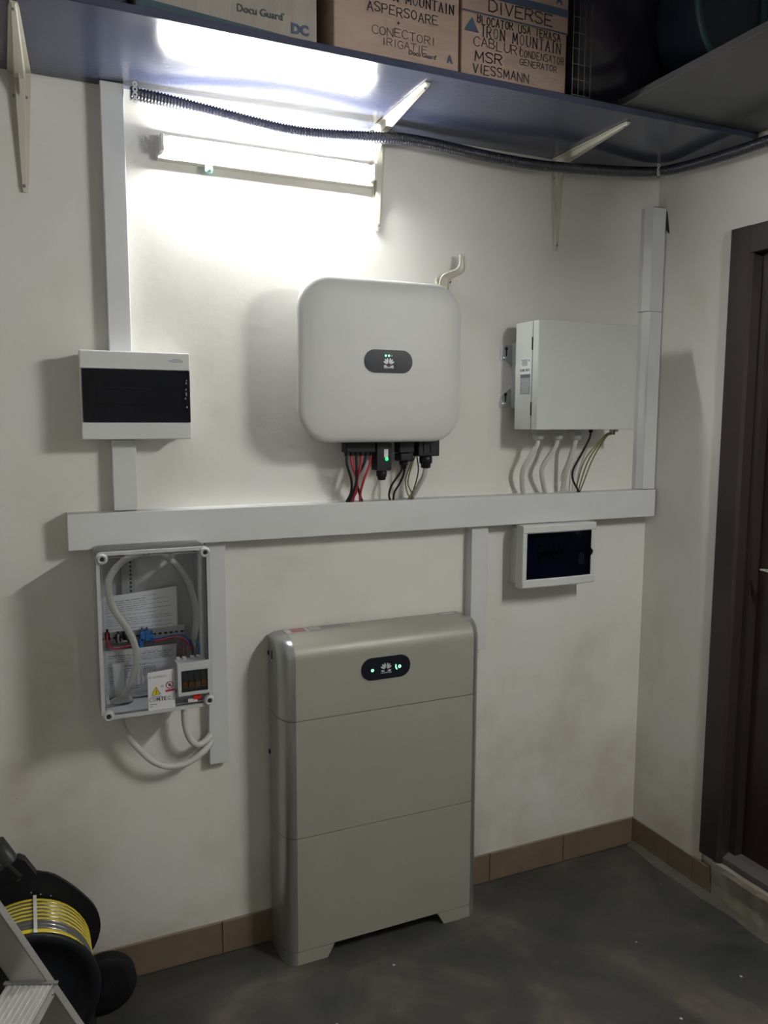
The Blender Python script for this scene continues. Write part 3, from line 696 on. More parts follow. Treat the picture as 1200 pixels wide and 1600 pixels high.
# ================================================================== METER ENCLOSURE
me = thing('meter_enclosure', (-1.80, 0, .86), 'transparent-fronted electricity meter enclosure holding papers and a breaker, below the left end of the trunking', 'enclosure')
mx0, mx1, mz0, mz1 = -1.944, -1.659, .862, 1.2985
bz0 = .800
def tray(x0, x1, z0, z1, y0, y1, th_, r):
    mb = MB(); O = rrect(x0, x1, z0, z1, r, 5); I = rrect(x0+th_, x1-th_, z0+th_, z1-th_, max(.002, r-th_), 5); n = len(O)
    a = [mb.bm.verts.new((p[0], y0, p[1])) for p in O]; b = [mb.bm.verts.new((p[0], y1, p[1])) for p in O]
    c = [mb.bm.verts.new((p[0], y1, p[1])) for p in I]; d = [mb.bm.verts.new((p[0], y0, p[1])) for p in I]
    for i in range(n):
        j = (i+1) % n
        mb.bm.faces.new((a[i], a[j], b[j], b[i])); mb.bm.faces.new((b[i], b[j], c[j], c[i])); mb.bm.faces.new((c[i], c[j], d[j], d[i])); mb.bm.faces.new((d[i], d[j], a[j], a[i]))
    return mb
ZT = 1.2855; ZC2 = 1.2985
base = tray(mx0+.004, mx1-.004, mz0-.002, ZT, -.001, -.058, .004, .012); base.box(mx0+.006, mx1-.006, -.005, 0, mz0, ZT-.002)
build('base_tray', base, BACKP, me)
cv = tray(mx0, mx1, mz0, ZC2, -.0605, -.183, .0025, .012)
cover = build('clear_cover', cv, CLEAR, me, label='clear transparent cover')
pan = MB().prism(rrect(mx0+.009, mx1-.009, mz0+.009, ZC2-.009, .012, 5), -.1845, -.182, 'y'); build('clear_panel', pan, CLEAR, cover)
rim = tray(mx0-.0005, mx1+.0005, mz0-.0005, ZC2+.0005, -.1825, -.1905, .009, .014); build('cover_rim', rim, LGREY, cover, label='pale grey raised rim')
rim2 = tray(mx0+.012, mx1-.012, mz0+.014, ZC2-.014, -.1846, -.1856, .0014, .012); build('inner_line', rim2, GREYP, cover)
for x, z in ((mx0+.014, ZC2-.016), (mx1-.013, ZC2-.015), (mx0+.016, mz0+.010), (mx1-.010, mz0+.016)):
    s_ = MB(); s_.lathe((x, -.184, z), (0, -.014, 0), [(0, .0150), (.3, .0150), (.75, .0128), (1, .0120), (1.0, .0065), (.6, .006)], 20)
    sc1 = build('cover_screw', s_, LGREY, me)
    build('screw_slot', MB().cyl((x, -.1925, z), (x, -.1985, z), .0048, 10), GAP, sc1)
for x in (mx0+.018, mx1-.016): build('screw_column', MB().cyl((x, -.006, mz0+.034), (x, -.18, mz0+.034), .006, 10), LGREY, me)
build('tray_floor', MB().box(mx0+.006, mx1-.006, -.165, -.006, mz0+.0035, mz0+.0065), BACKP, me)
# inner vertical perforated rail
mb = MB(); mb.box(-1.868, -1.832, -.022, -.0052, 1.10, 1.283, .001); rl = build('rail', mb, GREYP, me)
mb = MB()
for k in range(16): mb.box(-1.846, -1.841, -.0235, -.0215, 1.272-k*.0115, 1.278-k*.0115)
build('perforation', mb, GAP, rl)
rl2 = build('din_rail', MB().box(-1.930, -1.700, -.030, -.0055, 1.018, 1.052, .002), LGREY, me)
mb = MB()
for k in range(15): mb.box(-1.926+k*.0152, -1.918+k*.0152, -.0315, -.0295, 1.031, 1.036)
build('slot', mb, GAP, rl2)
# terminals (red, black, blue)
def terminal(x, z, m, h=.03): return build('terminal', MB().box(x-.006, x+.006, -.055, -.0305, z-h/2, z+h/2, .001).cyl((x, -.045, z+h/2-.001), (x, -.045, z+h/2+.010), .0028, 8), m, me)
for x, z, m_ in ((-1.912, 1.045, BLACKR), (-1.884, 1.036, BLACKR), (-1.866, 1.040, BLACKR)): terminal(x, z, m_, .018)
for x, z in ((-1.820, 1.036), (-1.807, 1.036), (-1.824, 1.018), (-1.795, 1.026)): terminal(x, z, BLUE, .026)
def doc(name, P, y, label, lines, seed, top=.012, lh=.0055):
    """a paper sheet: quad outline in xz with printed lines, gently bowed"""
    mb = MB(); N = 8; R = []
    (ax, az), (bx, bz), (cx, cz), (dx, dz) = P          # top-left, top-right, bottom-right, bottom-left
    for i in range(N+1):
        k = i/N; yy = y-.004*math.sin(PI*k)
        R.append([mb.bm.verts.new(v) for v in ((ax+(bx-ax)*k, yy, az+(bz-az)*k), (dx+(cx-dx)*k, yy, dz+(cz-dz)*k), (dx+(cx-dx)*k, yy+.0008, dz+(cz-dz)*k), (ax+(bx-ax)*k, yy+.0008, az+(bz-az)*k))])
    for p, q in zip(R, R[1:]):
        for k in range(4): mb.bm.faces.new((p[k], p[(k+1) % 4], q[(k+1) % 4], q[k]))
    mb.bm.faces.new(R[0]); mb.bm.faces.new(R[-1][::-1])
    o = build(name, mb, PAPER, label=label, cat='paper', origin=(dx, y, dz), smooth=30)
    rng = random.Random(seed); pm = MB(); H = az-dz
    def pt(u, v):   # u along, v down 0..1
        x = (ax+(bx-ax)*u)*(1-v)+(dx+(cx-dx)*u)*v; z = (az+(bz-az)*u)*(1-v)+(dz+(cz-dz)*u)*v; return (x, y-.004*math.sin(PI*u)-.0006, z)
    def bar(u0, u1, v, t=.0011):
        for k in range(4):
            a = u0+(u1-u0)*k/4; b = u0+(u1-u0)*(k+1)/4; p = pt(a, v); q = pt(b, v)
            pm.bm.faces.new([pm.bm.verts.new(z) for z in ((p[0], p[1], p[2]+t), (p[0], p[1], p[2]), (q[0], q[1], q[2]), (q[0], q[1], q[2]+t))])
    v = top/H
    for k in range(lines):
        u0 = .08 if rng.random() > .25 else .2; u1 = rng.choice((.93, .9, .94, .75, .6)); 
        if k == 0: u0, u1 = .55, .75
        u = u0
        while u < u1-.02:
            wl = rng.uniform(.04, .12); bar(u, min(u1, u+wl), v, .0010 if k not in (1,) else .0016); u += wl+.015
        v += lh/H*(1.8 if rng.random() < .18 else 1)
        if v > .95: break
    build('print', pm, PRINT, o); return o, pt
doc('document', [(-1.932, 1.150), (-1.722, 1.166), (-1.724, 1.052), (-1.928, 1.052)], -.034, 'printed paper document behind the enclosure cover, upper one above the rail', 17, 3)
doc('document', [(-1.728, 1.154), (-1.718, 1.160), (-1.720, 1.052), (-1.728, 1.052)], -.028, 'paper sheet edge peeking out behind the upper document', 0, 3)
doc('document', [(-1.928, 1.006), (-1.730, 1.006), (-1.732, .872), (-1.926, .872)], -.052, 'printed paper document in the lower half of the meter enclosure, behind the diagram sheet', 14, 5)
dg_, pt = doc('wiring_diagram', [(-1.905, .972), (-1.738, .974), (-1.740, .872), (-1.897, .872)], -.066, 'white sheet with a black wiring diagram in the bottom of the meter enclosure', 0, 9)
pm = MB()
def ln(x0, z0, x1, z1, t=.0011): pm.ribbon([(x0, z0), (x1, z1)], t, -.0712)
for (a, b, c_, d) in ((-1.872, .9, -1.872, .955), (-1.872, .955, -1.842, .955), (-1.842, .955, -1.842, .9), (-1.868, .93, -1.868, .948), (-1.868, .948, -1.852, .948), (-1.852, .948, -1.852, .93), (-1.868, .93, -1.852, .93),
    (-1.83, .95, -1.83, .905), (-1.83, .955, -1.79, .955), (-1.824, .95, -1.79, .95), (-1.824, .932, -1.79, .932), (-1.824, .95, -1.824, .932), (-1.86, .905, -1.83, .905), (-1.86, .898, -1.835, .898), (-1.85, .885, -1.81, .885), (-1.846, .88, -1.826, .88)): ln(a, b, c_, d)
for k in range(5): ln(-1.819+k*.0065, .955, -1.819+k*.0065, .905, .0009); ln(-1.821+k*.0065, .936, -1.816+k*.0065, .946, .0009)
for k in range(5): ln(-1.872+k*.012, .9625, -1.866+k*.012, .9625, .0014)
pm.box(-1.872, -1.760, -.0716, -.0710, .9635, .9640)
build('diagram', pm, PRINT, dg_)
# thick cables inside
cable('supply_cable', [(-1.800, -.045, 1.278), (-1.832, -.085, 1.272), (-1.870, -.10, 1.258), (-1.900, -.10, 1.226), (-1.909, -.10, 1.190), (-1.899, -.10, 1.134), (-1.863, -.10, 1.069), (-1.846, -.10, 1.023), (-1.844, -.10, .985), (-1.857, -.10, .930), (-1.876, -.095, .890), (-1.884, -.085, .868)], .0090, CABLEW, 'thick white cable looping down the left inside of the meter enclosure', seg=14)
cable('supply_cable', [(-1.795, -.045, 1.262), (-1.765, -.045, 1.262), (-1.722, -.05, 1.228), (-1.689, -.055, 1.169), (-1.672, -.055, 1.085), (-1.682, -.055, 1.010), (-1.690, -.06, .99)], .0090, LGREY, 'thick grey cable arching down the right inside of the meter enclosure', seg=14)
gm = MB(); gm.lathe((-1.884, -.085, .864), (-.001, .006, .018), [(0, .030), (.3, .031), (.8, .026), (1, .016)], 20); build('cable_gland', gm, LGREY, me)
# loose conductors
cable('conductor', [(-1.912, -.056, 1.058), (-1.914, -.068, 1.04), (-1.908, -.07, 1.020), (-1.88, -.068, 1.014), (-1.85, -.060, 1.018)], .0028, REDP, 'red insulated wire bending under the leftmost terminal in the meter enclosure', n=5, seg=6)
cable('conductor', [(-1.866, -.056, 1.052), (-1.862, -.062, 1.035), (-1.85, -.062, 1.020), (-1.83, -.060, 1.014)], .0025, CABLEK, 'short black wire hooked behind the white cable at the rail', n=5, seg=6)
cable('conductor', [(-1.884, -.056, 1.050), (-1.886, -.062, 1.035), (-1.880, -.062, 1.024)], .0025, LGREY, 'short grey wire below the second terminal of the rail', n=5, seg=6)
cable('conductor', [(-1.798, -.056, 1.030), (-1.77, -.064, 1.030), (-1.735, -.066, 1.034), (-1.705, -.060, 1.026), (-1.692, -.08, .998)], .0024, BLUE, 'blue wire running right from the blue terminals', n=6, seg=6)
cable('conductor', [(-1.795, -.060, 1.022), (-1.765, -.070, 1.026), (-1.735, -.072, 1.030), (-1.708, -.080, 1.018), (-1.695, -.095, .994)], .0026, REDP, 'dark red wire arching from the terminals to the breaker', n=6, seg=6)
for i, (x, m_, nm) in enumerate(((-1.728, BROWN, 'brown wire entering the top of the breaker housing, left one'), (-1.716, BROWN, 'brown wire entering the top of the breaker housing beside the left one'), (-1.696, CABLEK, 'black wire entering the top of the breaker housing'), (-1.678, BLUE, 'short blue wire entering the breaker housing at its right end'))):
    cable('conductor', [(x+(.010 if i < 2 else 0), -.075, 1.030-(.01 if i < 3 else .018)), (x+.004, -.095, 1.005), (x, -.115, .982)], .0030, m_, nm, n=4, seg=6)
# breaker housing
bh = thing('breaker_housing', (-1.706, -.19, .89), 'small white breaker housing with clear flap, in the lower right of the enclosure', 'breaker')
ax0, ax1, az0, az1 = -1.752, -1.664, .902, .991
fm = tray(ax0, ax1, az0, az1-.012, -.187, -.2005, .009, .003); fm.box(ax0-.001, ax1+.002, -.199, -.186, az1-.014, az1, .002)
build('frame', fm, LGREY, bh)
build('body', MB().box(ax0+.006, ax1-.006, -.184+.0, -.115, az0+.004, az1-.014, .002), LGREY, bh) if False else build('body', MB().box(ax0+.004, ax1-.004, -.182, -.118, az0+.004, az1-.010, .002), LGREY, bh)
hl = MB(); 
for x in (-1.738, -1.722, -1.700, -1.684): hl.box(x-.005, x+.005, -.135, -.12, az1-.011, az1-.004, .001)
build('terminal_cap', hl, WHITE, bh)
build('window', MB().box(ax0+.009, ax1-.009, -.1985, -.1975, az0+.010, az1-.021), SMOKE, bh)
for k in range(4):
    x = -1.7395+k*.0165; b_ = build('breaker_module', MB().box(x, x+.0155, -.190, -.1825, .914, .966, .0008), GREYP, bh)
    build('toggle', MB().box(x+.001, x+.0148, -.1955, -.1895, .920, .936, .001).box(x+.004, x+.008, -.1962, -.1895, .934, .942, .0005), ORNG, b_)
build('button', MB().prism(rrect(-1.712, -1.690, .8865, .8985, .005, 4), -.1935, -.186, 'y'), mat('red_button', (.6, .02, .02), .3), bh, label='red seal button')
build('tag_sticker', MB().box(-1.725, -1.700, -.1915, -.1905, .879, .889), STICK, bh)
# COMTEC sticker on cover
sk = build('sticker', MB().prism([(-1.827, .972), (-1.758, .976), (-1.7585, .867), (-1.8275, .869)], -.1862, -.1850, 'y'), STICK, cover)
ys = -.1866
mb = MB(); strokes(mb, 'COMTEC', -1.8245, .8935, ys, .0095, .0012, serif=True, wsc=1.02, thick=1.7); build('lettering', mb, INK, me)
mb = MB(); 
mb.prism([(-1.8185, .910), (-1.7960, .912), (-1.8070, .9325)], ys-.0002, ys+.0003, 'y'); build('warning_triangle', mb, YEL, me)
mb = MB()
T = [(-1.8185, .910), (-1.7960, .912), (-1.8070, .9325), (-1.8185, .910)]; mb.ribbon(T, .0010, ys-.0006)
mb.ribbon([(-1.8058, .926), (-1.8085, .9195), (-1.8055, .9195), (-1.8080, .9125)], .0012, ys-.0006)
build('pictogram', mb, INK, me)
mb = MB(); cx_, cz_ = -1.7715, .9335
mb.ribbon([(cx_+.0090*math.cos(2*PI*k/20), cz_+.0090*math.sin(2*PI*k/20)) for k in range(21)], .0018, ys-.0006); mb.ribbon([(cx_-.006, cz_+.006), (cx_+.006, cz_-.006)], .0016, ys-.0008)
mb.prism([(-1.7825, .9145), (-1.7605, .9165), (-1.7605, .9225), (-1.7825, .9205)], ys-.0003, ys+.0003, 'y')
build('prohibition_sign', mb, REDP, me)
mb = MB(); mb.ball((cx_, ys-.0002, cz_), .0045, (.8, .05, 1), sub=2)
strokes(mb, 'CE', -1.794, .930, ys, .0042, .0007)
for k, (a, b, z) in enumerate(((-1.820, -1.794, .9052), (-1.8235, -1.806, .8850), (-1.8235, -1.817, .8785))): mb.box(a, b, ys-.0001, ys+.0004, z, z+.0013)
build('pictogram', mb, PRINT, me)
mb = MB(); strokes(mb, 'E DISTRIBUTIE', -1.8205, .9555, ys, .0055, .0006, slope=.03, wsc=.60); mb.ribbon([(-1.826, .958), (-1.8235, .9615), (-1.8215, .958), (-1.8235, .9555), (-1.826, .958)], .0009, ys)
build('lettering', mb, GREYP, me)
# cables outside
cable('supply_cable', [(-1.886, -.072, .85), (-1.886, -.070, .862), (-1.884, -.068, .80), (-1.868, -.064, .76), (-1.838, -.062, .715), (-1.80, -.060, .672), (-1.755, -.058, .650), (-1.705, -.054, .652), (-1.660, -.045, .672), (-1.630, -.022, .69)][1:], .0090, CABLEW, 'long white cable sagging from the enclosure bottom left to the vertical trunking', seg=14)
cable('supply_cable', [(-1.714, -.060, .862), (-1.714, -.062, .81), (-1.712, -.062, .765), (-1.699, -.060, .722), (-1.675, -.054, .700), (-1.650, -.040, .704), (-1.634, -.022, .712)], .0090, CABLEW, 'short white cable hooking from the enclosure bottom right into the vertical trunking', seg=14)

# ================================================================== BATTERY CABINET
XB, YB, YF_ = -1.4515, -.0125, -.1535
bat = thing('battery_cabinet', (XB+.335, -.08, 0), 'tall floor-standing beige and silver battery cabinet with a black oval display', 'battery')
INS, SD = .0386, .072
def sideprof(y_in, ztop, z0, R):
    """profile in (y,z): back bottom, front bottom, front up, rounded top, back top"""
    P = [(YB, z0), (y_in, z0)]
    for k in range(9):
        a = PI/2*k/8; P.append((y_in+R-R*math.cos(a), ztop-R+R*math.sin(a)))
    P.append((YB, ztop)); return P
def section(mb, x, y_in, ztop, z0, R, flat):
    P = sideprof(y_in, ztop, z0, R) if R else [(YB, z0), (y_in, z0), (y_in, ztop), (YB, ztop)]
    return [mb.bm.verts.new((x, y, z)) for y, z in P]
def loft(mb, secs):
    for p, q in zip(secs, secs[1:]):
        for k in range(len(p)): mb.bm.faces.new((p[k], p[(k+1) % len(p)], q[(k+1) % len(p)], q[k]))
    mb.bm.faces.new(secs[0]); mb.bm.faces.new(secs[-1][::-1])
def module(name, z0, z1, R):
    g0 = .0011
    p = build(name, None or (lambda mb: (loft(mb, [section(mb, XB+INS+.0004, YF_, z1-g0, z0+g0, R, 0), section(mb, XB+.67-INS-.0004, YF_, z1-g0, z0+g0, R, 0)]), mb)[1])(MB()), BATT, bat, smooth=30)
    for s in (0, 1):
        mb = MB(); S_ = []
        for k in range(9):
            a = PI/2*k/8; xi = INS*(1-math.sin(a)); yi = YF_+SD*(1-math.cos(a)); zt_ = z1-g0-(.012*(1-math.cos(a)) if R else 0)
            X = XB+xi if s == 0 else XB+.67-xi
            S_.append(section(mb, X, yi+.0006, zt_, z0+g0, (R*(1-.35*(1-math.cos(a)))) if R else 0, 0))
        loft(mb, S_); build('side_trim', mb, SILVER, p, label='silver curved side trim', smooth=40)
    return p
F0 = .0415
pw = module('power_module', F0+.72, F0+.96, .062)
m1 = module('battery_module', F0+.36, F0+.72, 0)
m2 = module('battery_module', F0, F0+.36, 0)
# dark joint core & base with two feet
build('core', MB().box(XB+.004, XB+.666, YF_+.085, YB-.002, F0, F0+.90), GAP, bat)
for sgn in (0, 1):
    ft = MB()
    xa = XB+INS if sgn == 0 else XB+.67-INS; d = 1 if sgn == 0 else -1
    ft.prism([(xa, 0), (xa+d*.095, 0), (xa+d*.118, F0-.001), (xa, F0-.001)], YF_, YB, 'y')
    build('foot', ft, BATT, bat)
for s in (0, 1):
    mb = MB(); P = [(XB+(INS if 1 else 0), YB)]
    q = []
    for k in range(9):
        a = PI/2*k/8; xi = INS*(1-math.sin(a)); yi = YF_+SD*(1-math.cos(a)); q.append((XB+xi if s == 0 else XB+.67-xi, yi))
    xin = XB+INS if s == 0 else XB+.67-INS
    mb.prism([(xin, YB)]+q+[(q[-1][0], YB)], 0.0, F0-.001, 'z'); build('foot_trim', mb, SILVER, bat)
build('base_plate', MB().box(XB+.06, XB+.61, YF_+.05, YB-.002, F0-.006, F0), GAP, bat)
db = MB().prism(rrect(-1.2085, -1.0455, .8545, .9235, .0343, 10), YF_-.0018, YF_+.002, 'y'); dsp = build('display', db, GLOSSB, pw, label='black oval status display with green lights')
dsp2 = dsp
yd = YF_-.0022
mb = MB(); petals(mb, -1.127, .884, yd, .021); build('logo', mb, LOGO, bat)
text('lettering', 'HUAWEI', -1.127, .8715, yd+.0004, .0046, LOGO, bat, align='CENTER', width=.034)
def ringm(cx, cz, r0, r1, y):
    mb = MB(); n = 16
    a = [mb.bm.verts.new((cx+r0*math.cos(2*PI*k/n), y, cz+r0*math.sin(2*PI*k/n))) for k in range(n)]; b = [mb.bm.verts.new((cx+r1*math.cos(2*PI*k/n), y, cz+r1*math.sin(2*PI*k/n))) for k in range(n)]
    for k in range(n): mb.bm.faces.new((a[k], a[(k+1) % n], b[(k+1) % n], b[k]))
    return mb
build('status_light', ringm(-1.172, .8855, .0018, .0048, yd), GREENW, bat)
mb = ringm(-1.082, .8875, .0018, .0052, yd); mb.ribbon([(-1.0945, .894), (-1.0945, .886), (-1.091, .880)], .0035, yd); build('status_light', mb, GREENW, bat)
# labels on the top
tz = F0+.96-.0011
tl = build('top_label', MB().box(-1.408, -1.335, -.060, -.018, tz, tz+.0006), STICK, pw)
mb = MB()
for k in range(4): mb.box(-1.392, -1.345, -.056+.010*k, -.051+.010*k, tz+.0005, tz+.0010)
build('red_print', mb, REDP, bat)
mb = MB()
for k in range(5): mb.box(-1.330+.007*k, -1.326+.007*k, -.05, -.02, tz+.0002, tz+.0008)
build('print', mb, STICK, bat)
build('top_label', MB().box(-1.285, -1.197, -.045, -.018, tz, tz+.0006), GREYP, pw, label='grey label strip')
tl3 = build('top_label', MB().box(-.884, -.812, -.046, -.018, tz, tz+.0006), GREYP, pw, label='small framed label strip')
build('label_window', MB().box(-.878, -.826, -.041, -.024, tz+.0005, tz+.0010), LGREY, bat)
mb = MB(); mb.box(XB-.0012, XB+.002, -.052, -.044, .925, .950); build('side_slot', mb, GAP, bat)
build('side_screw', MB().ball((XB-.001, -.048, .921), .004, (.4, 1, 1), sub=2), CHROME, bat)
mb = MB()
for z in (.93, .62): mb.box(XB-.004, XB+.002, -.020, -.0128, z, z+.012, .001)
build('wall_clip', mb, GAP, bat)

# ================================================================== HOSE REEL
hr = thing('hose_reel', (-2.15, -.26, 0), 'black plastic garden hose reel cart standing by the wall behind the ladder', 'hose reel')
HC = Vector((-2.15, -.27, .255))
def flange(P, ya, yb, nm):
    mb = MB().prism(P, ya, yb, 'y', bev=.004); return build(nm, mb, BLACK, hr)
half = [(0, .222), (.06, .208), (.108, .168), (.145, .125), (.172, .085), (.184, .045), (.182, .01), (.166, -.03), (.13, -.075), (.07, -.12), (0, -.14)]
pts_ = smoothpath([(HC.x+a, HC.z+b, 0) for a, b in half]+[(HC.x-a, HC.z+b, 0) for a, b in half[-2:0:-1]], 3)
P2 = [(p.x, p.y) for p in pts_[:-1]]
flange(P2, -.145, -.157, 'rear_flange')
mb = MB(); mb.lathe((HC.x, -.335, HC.z), (0, -.014, 0), [(0, .165), (.4, .170), (1, .166), (1, .145), (.6, .143), (.6, .05), (1.3, .046), (1.3, .0)], 48); build('front_flange', mb, BLACK, hr)
build('drum', MB().cyl((HC.x, -.15, HC.z), (HC.x, -.336, HC.z), .085, 32), BLACK, hr)
for dx, dz in ((-.03, .19), (-.008, .18), (.016, .17)):
    build('rivet', MB().ball((HC.x+.05+dx, -.1585, HC.z-.025+dz), .0022, sub=1), LGREY, hr)
# coiled hose, separate from the reel
hm = MB(); hm.mi(HOSEG); hm.mi(HOSEY)
P = []; TURN = 9; n = 44
for i in range(TURN*n+1):
    t = i/n; P.append(Vector((HC.x+.150*math.cos(2*PI*t), -.172-.0165*t, HC.z+.150*math.sin(2*PI*t))))
seg = 10; rings = []
for i, p in enumerate(P):
    a = 2*PI*i/n; rad = Vector((math.cos(a), 0, math.sin(a))); ax = Vector((0, 1, 0))
    rings.append([hm.bm.verts.new(p+.0085*(math.cos(2*PI*k/seg)*rad+math.sin(2*PI*k/seg)*ax)) for k in range(seg)])
for i, (a, b) in enumerate(zip(rings, rings[1:])):
    turn = i/n
    for k in range(seg):
        f = hm.bm.faces.new((a[k], a[(k+1) % seg], b[(k+1) % seg], b[k])); f.smooth = True
        f.material_index = 1 if (turn > 7.35 or (turn < 5.4 and k == 9) or (turn < 1.2 and k in (0, 9))) else 0
hm.bm.faces.new(rings[0]); hm.bm.faces.new(rings[-1])
hose = build('garden_hose', hm, None, label='coiled grey and yellow striped garden hose on the black reel', cat='hose', origin=(HC.x, -.25, HC.z))
a = math.radians(80); mb = MB(); rad = Vector((math.cos(a), 0, math.sin(a))); tg = Vector((-math.sin(a), 0, math.cos(a)))
p = [HC+rad*.161+Vector((0, yy-HC.y, 0))+tg*k*.004 for yy in (-.165, -.335) for k in (-1, 1)]
v8 = [mb.bm.verts.new(q+rad*h) for h in (0, .0015) for q in p]
for f in ((0, 1, 3, 2), (4, 5, 7, 6), (0, 1, 5, 4), (2, 3, 7, 6), (0, 2, 6, 4), (1, 3, 7, 5)): mb.bm.faces.new([v8[k] for k in f])
build('tie', mb, TIE, hose, label='white tie band across the coils')
# frame: legs, foot bar, wheels, handle
mb = MB(); mb.tube([(HC.x, -.150, HC.z+.1), (HC.x, -.15, .10), (HC.x-.1, -.15, .03)], .014, 10); mb.tube([(HC.x, -.352, HC.z), (HC.x+.02, -.355, .10), (HC.x+.06, -.34, .05)], .013, 10)
mb.box(HC.x-.14, HC.x+.16, -.352, -.14, .035, .095, .02); build('frame', mb, BLACK, hr)
for x in (HC.x+.193, HC.x-.193):
    wm = MB(); wm.lathe((x, -.135, .083), (0, .048, 0), [(0, .060), (.05, .078), (.2, .083), (.8, .083), (.95, .078), (1, .055)], 36)
    wh = build('wheel', wm, BLACKR, hr); build('hub', MB().cyl((x, -.141, .083), (x, -.1355, .083), .022, 20), BLACK, wh)
build('axle', MB().cyl((HC.x-.193, -.115, .083), (HC.x+.193, -.115, .083), .008, 10), BLACK, hr)
hb = MB(); hb.tube([(-2.155, -.150, .46), (-2.20, -.150, .555), (-2.33, -.150, .85)], .011, 12); hp = build('handle_pole', hb, GALV, hr)
sl2 = MB(); sl2.tube([(-2.150, -.150, .475), (-2.172, -.150, .505), (-2.205, -.150, .568)], .021, 14); build('handle_sleeve', sl2, mat('dark_grey_plastic', (.035, .036, .038), .45), hr)
mb = MB().prism([(-2.215, .468), (-2.20, .50), (-2.155, .525), (-2.14, .515), (-2.115, .470)], -.17, -.14, 'y'); build('handle_socket', mb, BLACK, hr)

# ================================================================== STEP LADDER
J = Vector((-2.099, -.667, .512)); th_ = math.radians(23)
av = Vector((-math.sin(th_), -math.cos(th_), 0)); bv = Vector((math.cos(th_), -math.sin(th_), 0)); uv = (-.50*bv+Vector((0, 0, .866)))
lad = thing('step_ladder', (J.x-.1, J.y-.2, 0), 'aluminium step ladder in the lower left foreground', 'ladder')
def obox(mb, O, ex, ey, ez, x0, x1, y0, y1, z0, z1):
    """oriented box"""
    vs = [mb.bm.verts.new(O+ex*x+ey*y+ez*z) for x in (x0, x1) for y in (y0, y1) for z in (z0, z1)]
    for f in ((0, 1, 3, 2), (4, 6, 7, 5), (0, 4, 5, 1), (2, 3, 7, 6), (0, 2, 6, 4), (1, 5, 7, 3)): mb.bm.faces.new([vs[k] for k in f])
wv = bv - uv*bv.dot(uv); wv.normalize()        # across the rail
t0 = -J.z/.866; t1 = 1.0
W_ = .40
for side in (0, 1):
    O = J+av*(W_ if side else 0)
    mb = MB(); s = 1 if side == 0 else -1
    # channel rail: web plus two flanges facing inward
    if side == 0:
        obox(mb, O, wv, av, uv, -.062, 0, -.002, 0, t0, t1); obox(mb, O, wv, av, uv, -.002, 0, -.020, .0, t0, t1); obox(mb, O, wv, av, uv, -.062, -.060, -.020, 0, t0, t1)
    else:
        obox(mb, O, wv, av, uv, -.062, 0, 0, .002, t0, t1); obox(mb, O, wv, av, uv, -.002, 0, .0, .020, t0, t1); obox(mb, O, wv, av, uv, -.062, -.060, 0, .020, t0, t1)
    build('rail', mb, ALUD, lad)
    mb = MB(); obox(mb, O, wv, av, uv, -.066, .004, -.024 if side == 0 else -.003, .003 if side == 0 else .024, t0, t0+.05); build('foot', mb, BLACKR, lad)
for k in range(-1, 5):
    O = J+uv*(.245*k)
    if O.z < .12: continue
    mb = MB(); wd = .082
    obox(mb, O, bv, av, Vector((0, 0, 1)), -wd, .012, .001, W_-.001, -.003, 0)
    obox(mb, O, bv, av, Vector((0, 0, 1)), .010, .012, .001, W_-.001, -.026, .002); obox(mb, O, bv, av, Vector((0, 0, 1)), -wd, -wd+.002, .001, W_-.001, -.026, 0)
    for q in range(8): obox(mb, O, bv, av, Vector((0, 0, 1)), -wd+.006+q*.011, -wd+.009+q*.011, .003, W_-.003, 0, .0012)
    sp = build('step', mb, ALU, lad)
    mb = MB(); mb.ball(O+bv*.0125+av*.012+Vector((0, 0, -.013)), .004, sub=2); build('rivet', mb, CHROME, sp)
    mb = MB(); obox(mb, O, bv, av, Vector((0, 0, 1)), -wd-.004, .020, -.003, .006, 0, .004); build('step_bracket', mb, SILDARK, sp)

# ================================================================== THINGS ON THE SHELVES
ZS = 2.5085
def abox(x0, x1, y0, ztop, m, label, lid=None):
    t = thing('archive_box', ((x0+x1)/2, y0/2-.02, ZS), label, 'box', 'cardboard archive boxes on the long shelf')
    build('body', MB().box(x0, x1, y0, -.03, ZS, ztop, .002, seg=1), m, t)
    if lid:
        build('lid', MB().box(x0-.001, x1+.001, y0-.004, -.028, lid, ztop+.006, .002, seg=1), m, t)
    return t
b1 = abox(-1.831, -1.415, -.375, 2.80, CARDG, 'greyish cardboard archive box printed DC, leftmost on the long shelf')
build('base_strip', MB().prism([(-1.8305, ZS), (-1.4155, ZS), (-1.4155, 2.524), (-1.8305, 2.546)], -.3775, -.3748, 'y'), TEAL, b1, label='dark teal strip along the bottom')
mb = MB()
text('lettering', 'Docu Guard', -1.609, 2.560, -.3762, .017, INKS, b1, width=.108, bold=.0003)
text('lettering', 'R', -1.498, 2.573, -.3762, .004, INKS, b1)
text('lettering', 'DC', -1.479, 2.538, -.3762, .022, INKB, b1, bold=.0016, width=.043)
b2 = abox(-1.372, -1.029, -.375, 2.82, CARD, 'brown cardboard archive box with handwriting, in the middle marked with a letter A', 2.74)
mb = MB()
strokes(mb, 'IRON MOUNTAIN', -1.262, 2.662, -.3762, .022, .0018, serif=True, wsc=.76, thick=1.7)
build('print', mb, INKS, b2)
mb = MB(); strokes(mb, 'ASPERSOARE', -1.285, 2.628, -.3764, .021, .0024, jit=.08, wsc=1.05); build('handwriting', mb, INK, b2)
mb = MB(); strokes(mb, '+', -1.205, 2.606, -.3764, .012, .0020, jit=.05); build('handwriting', mb, INK, b2)
mb = MB(); strokes(mb, "CONECTORI", -1.272, 2.578, -.3764, .019, .0015, jit=.09, wsc=1.25); build('handwriting', mb, INK, b2)
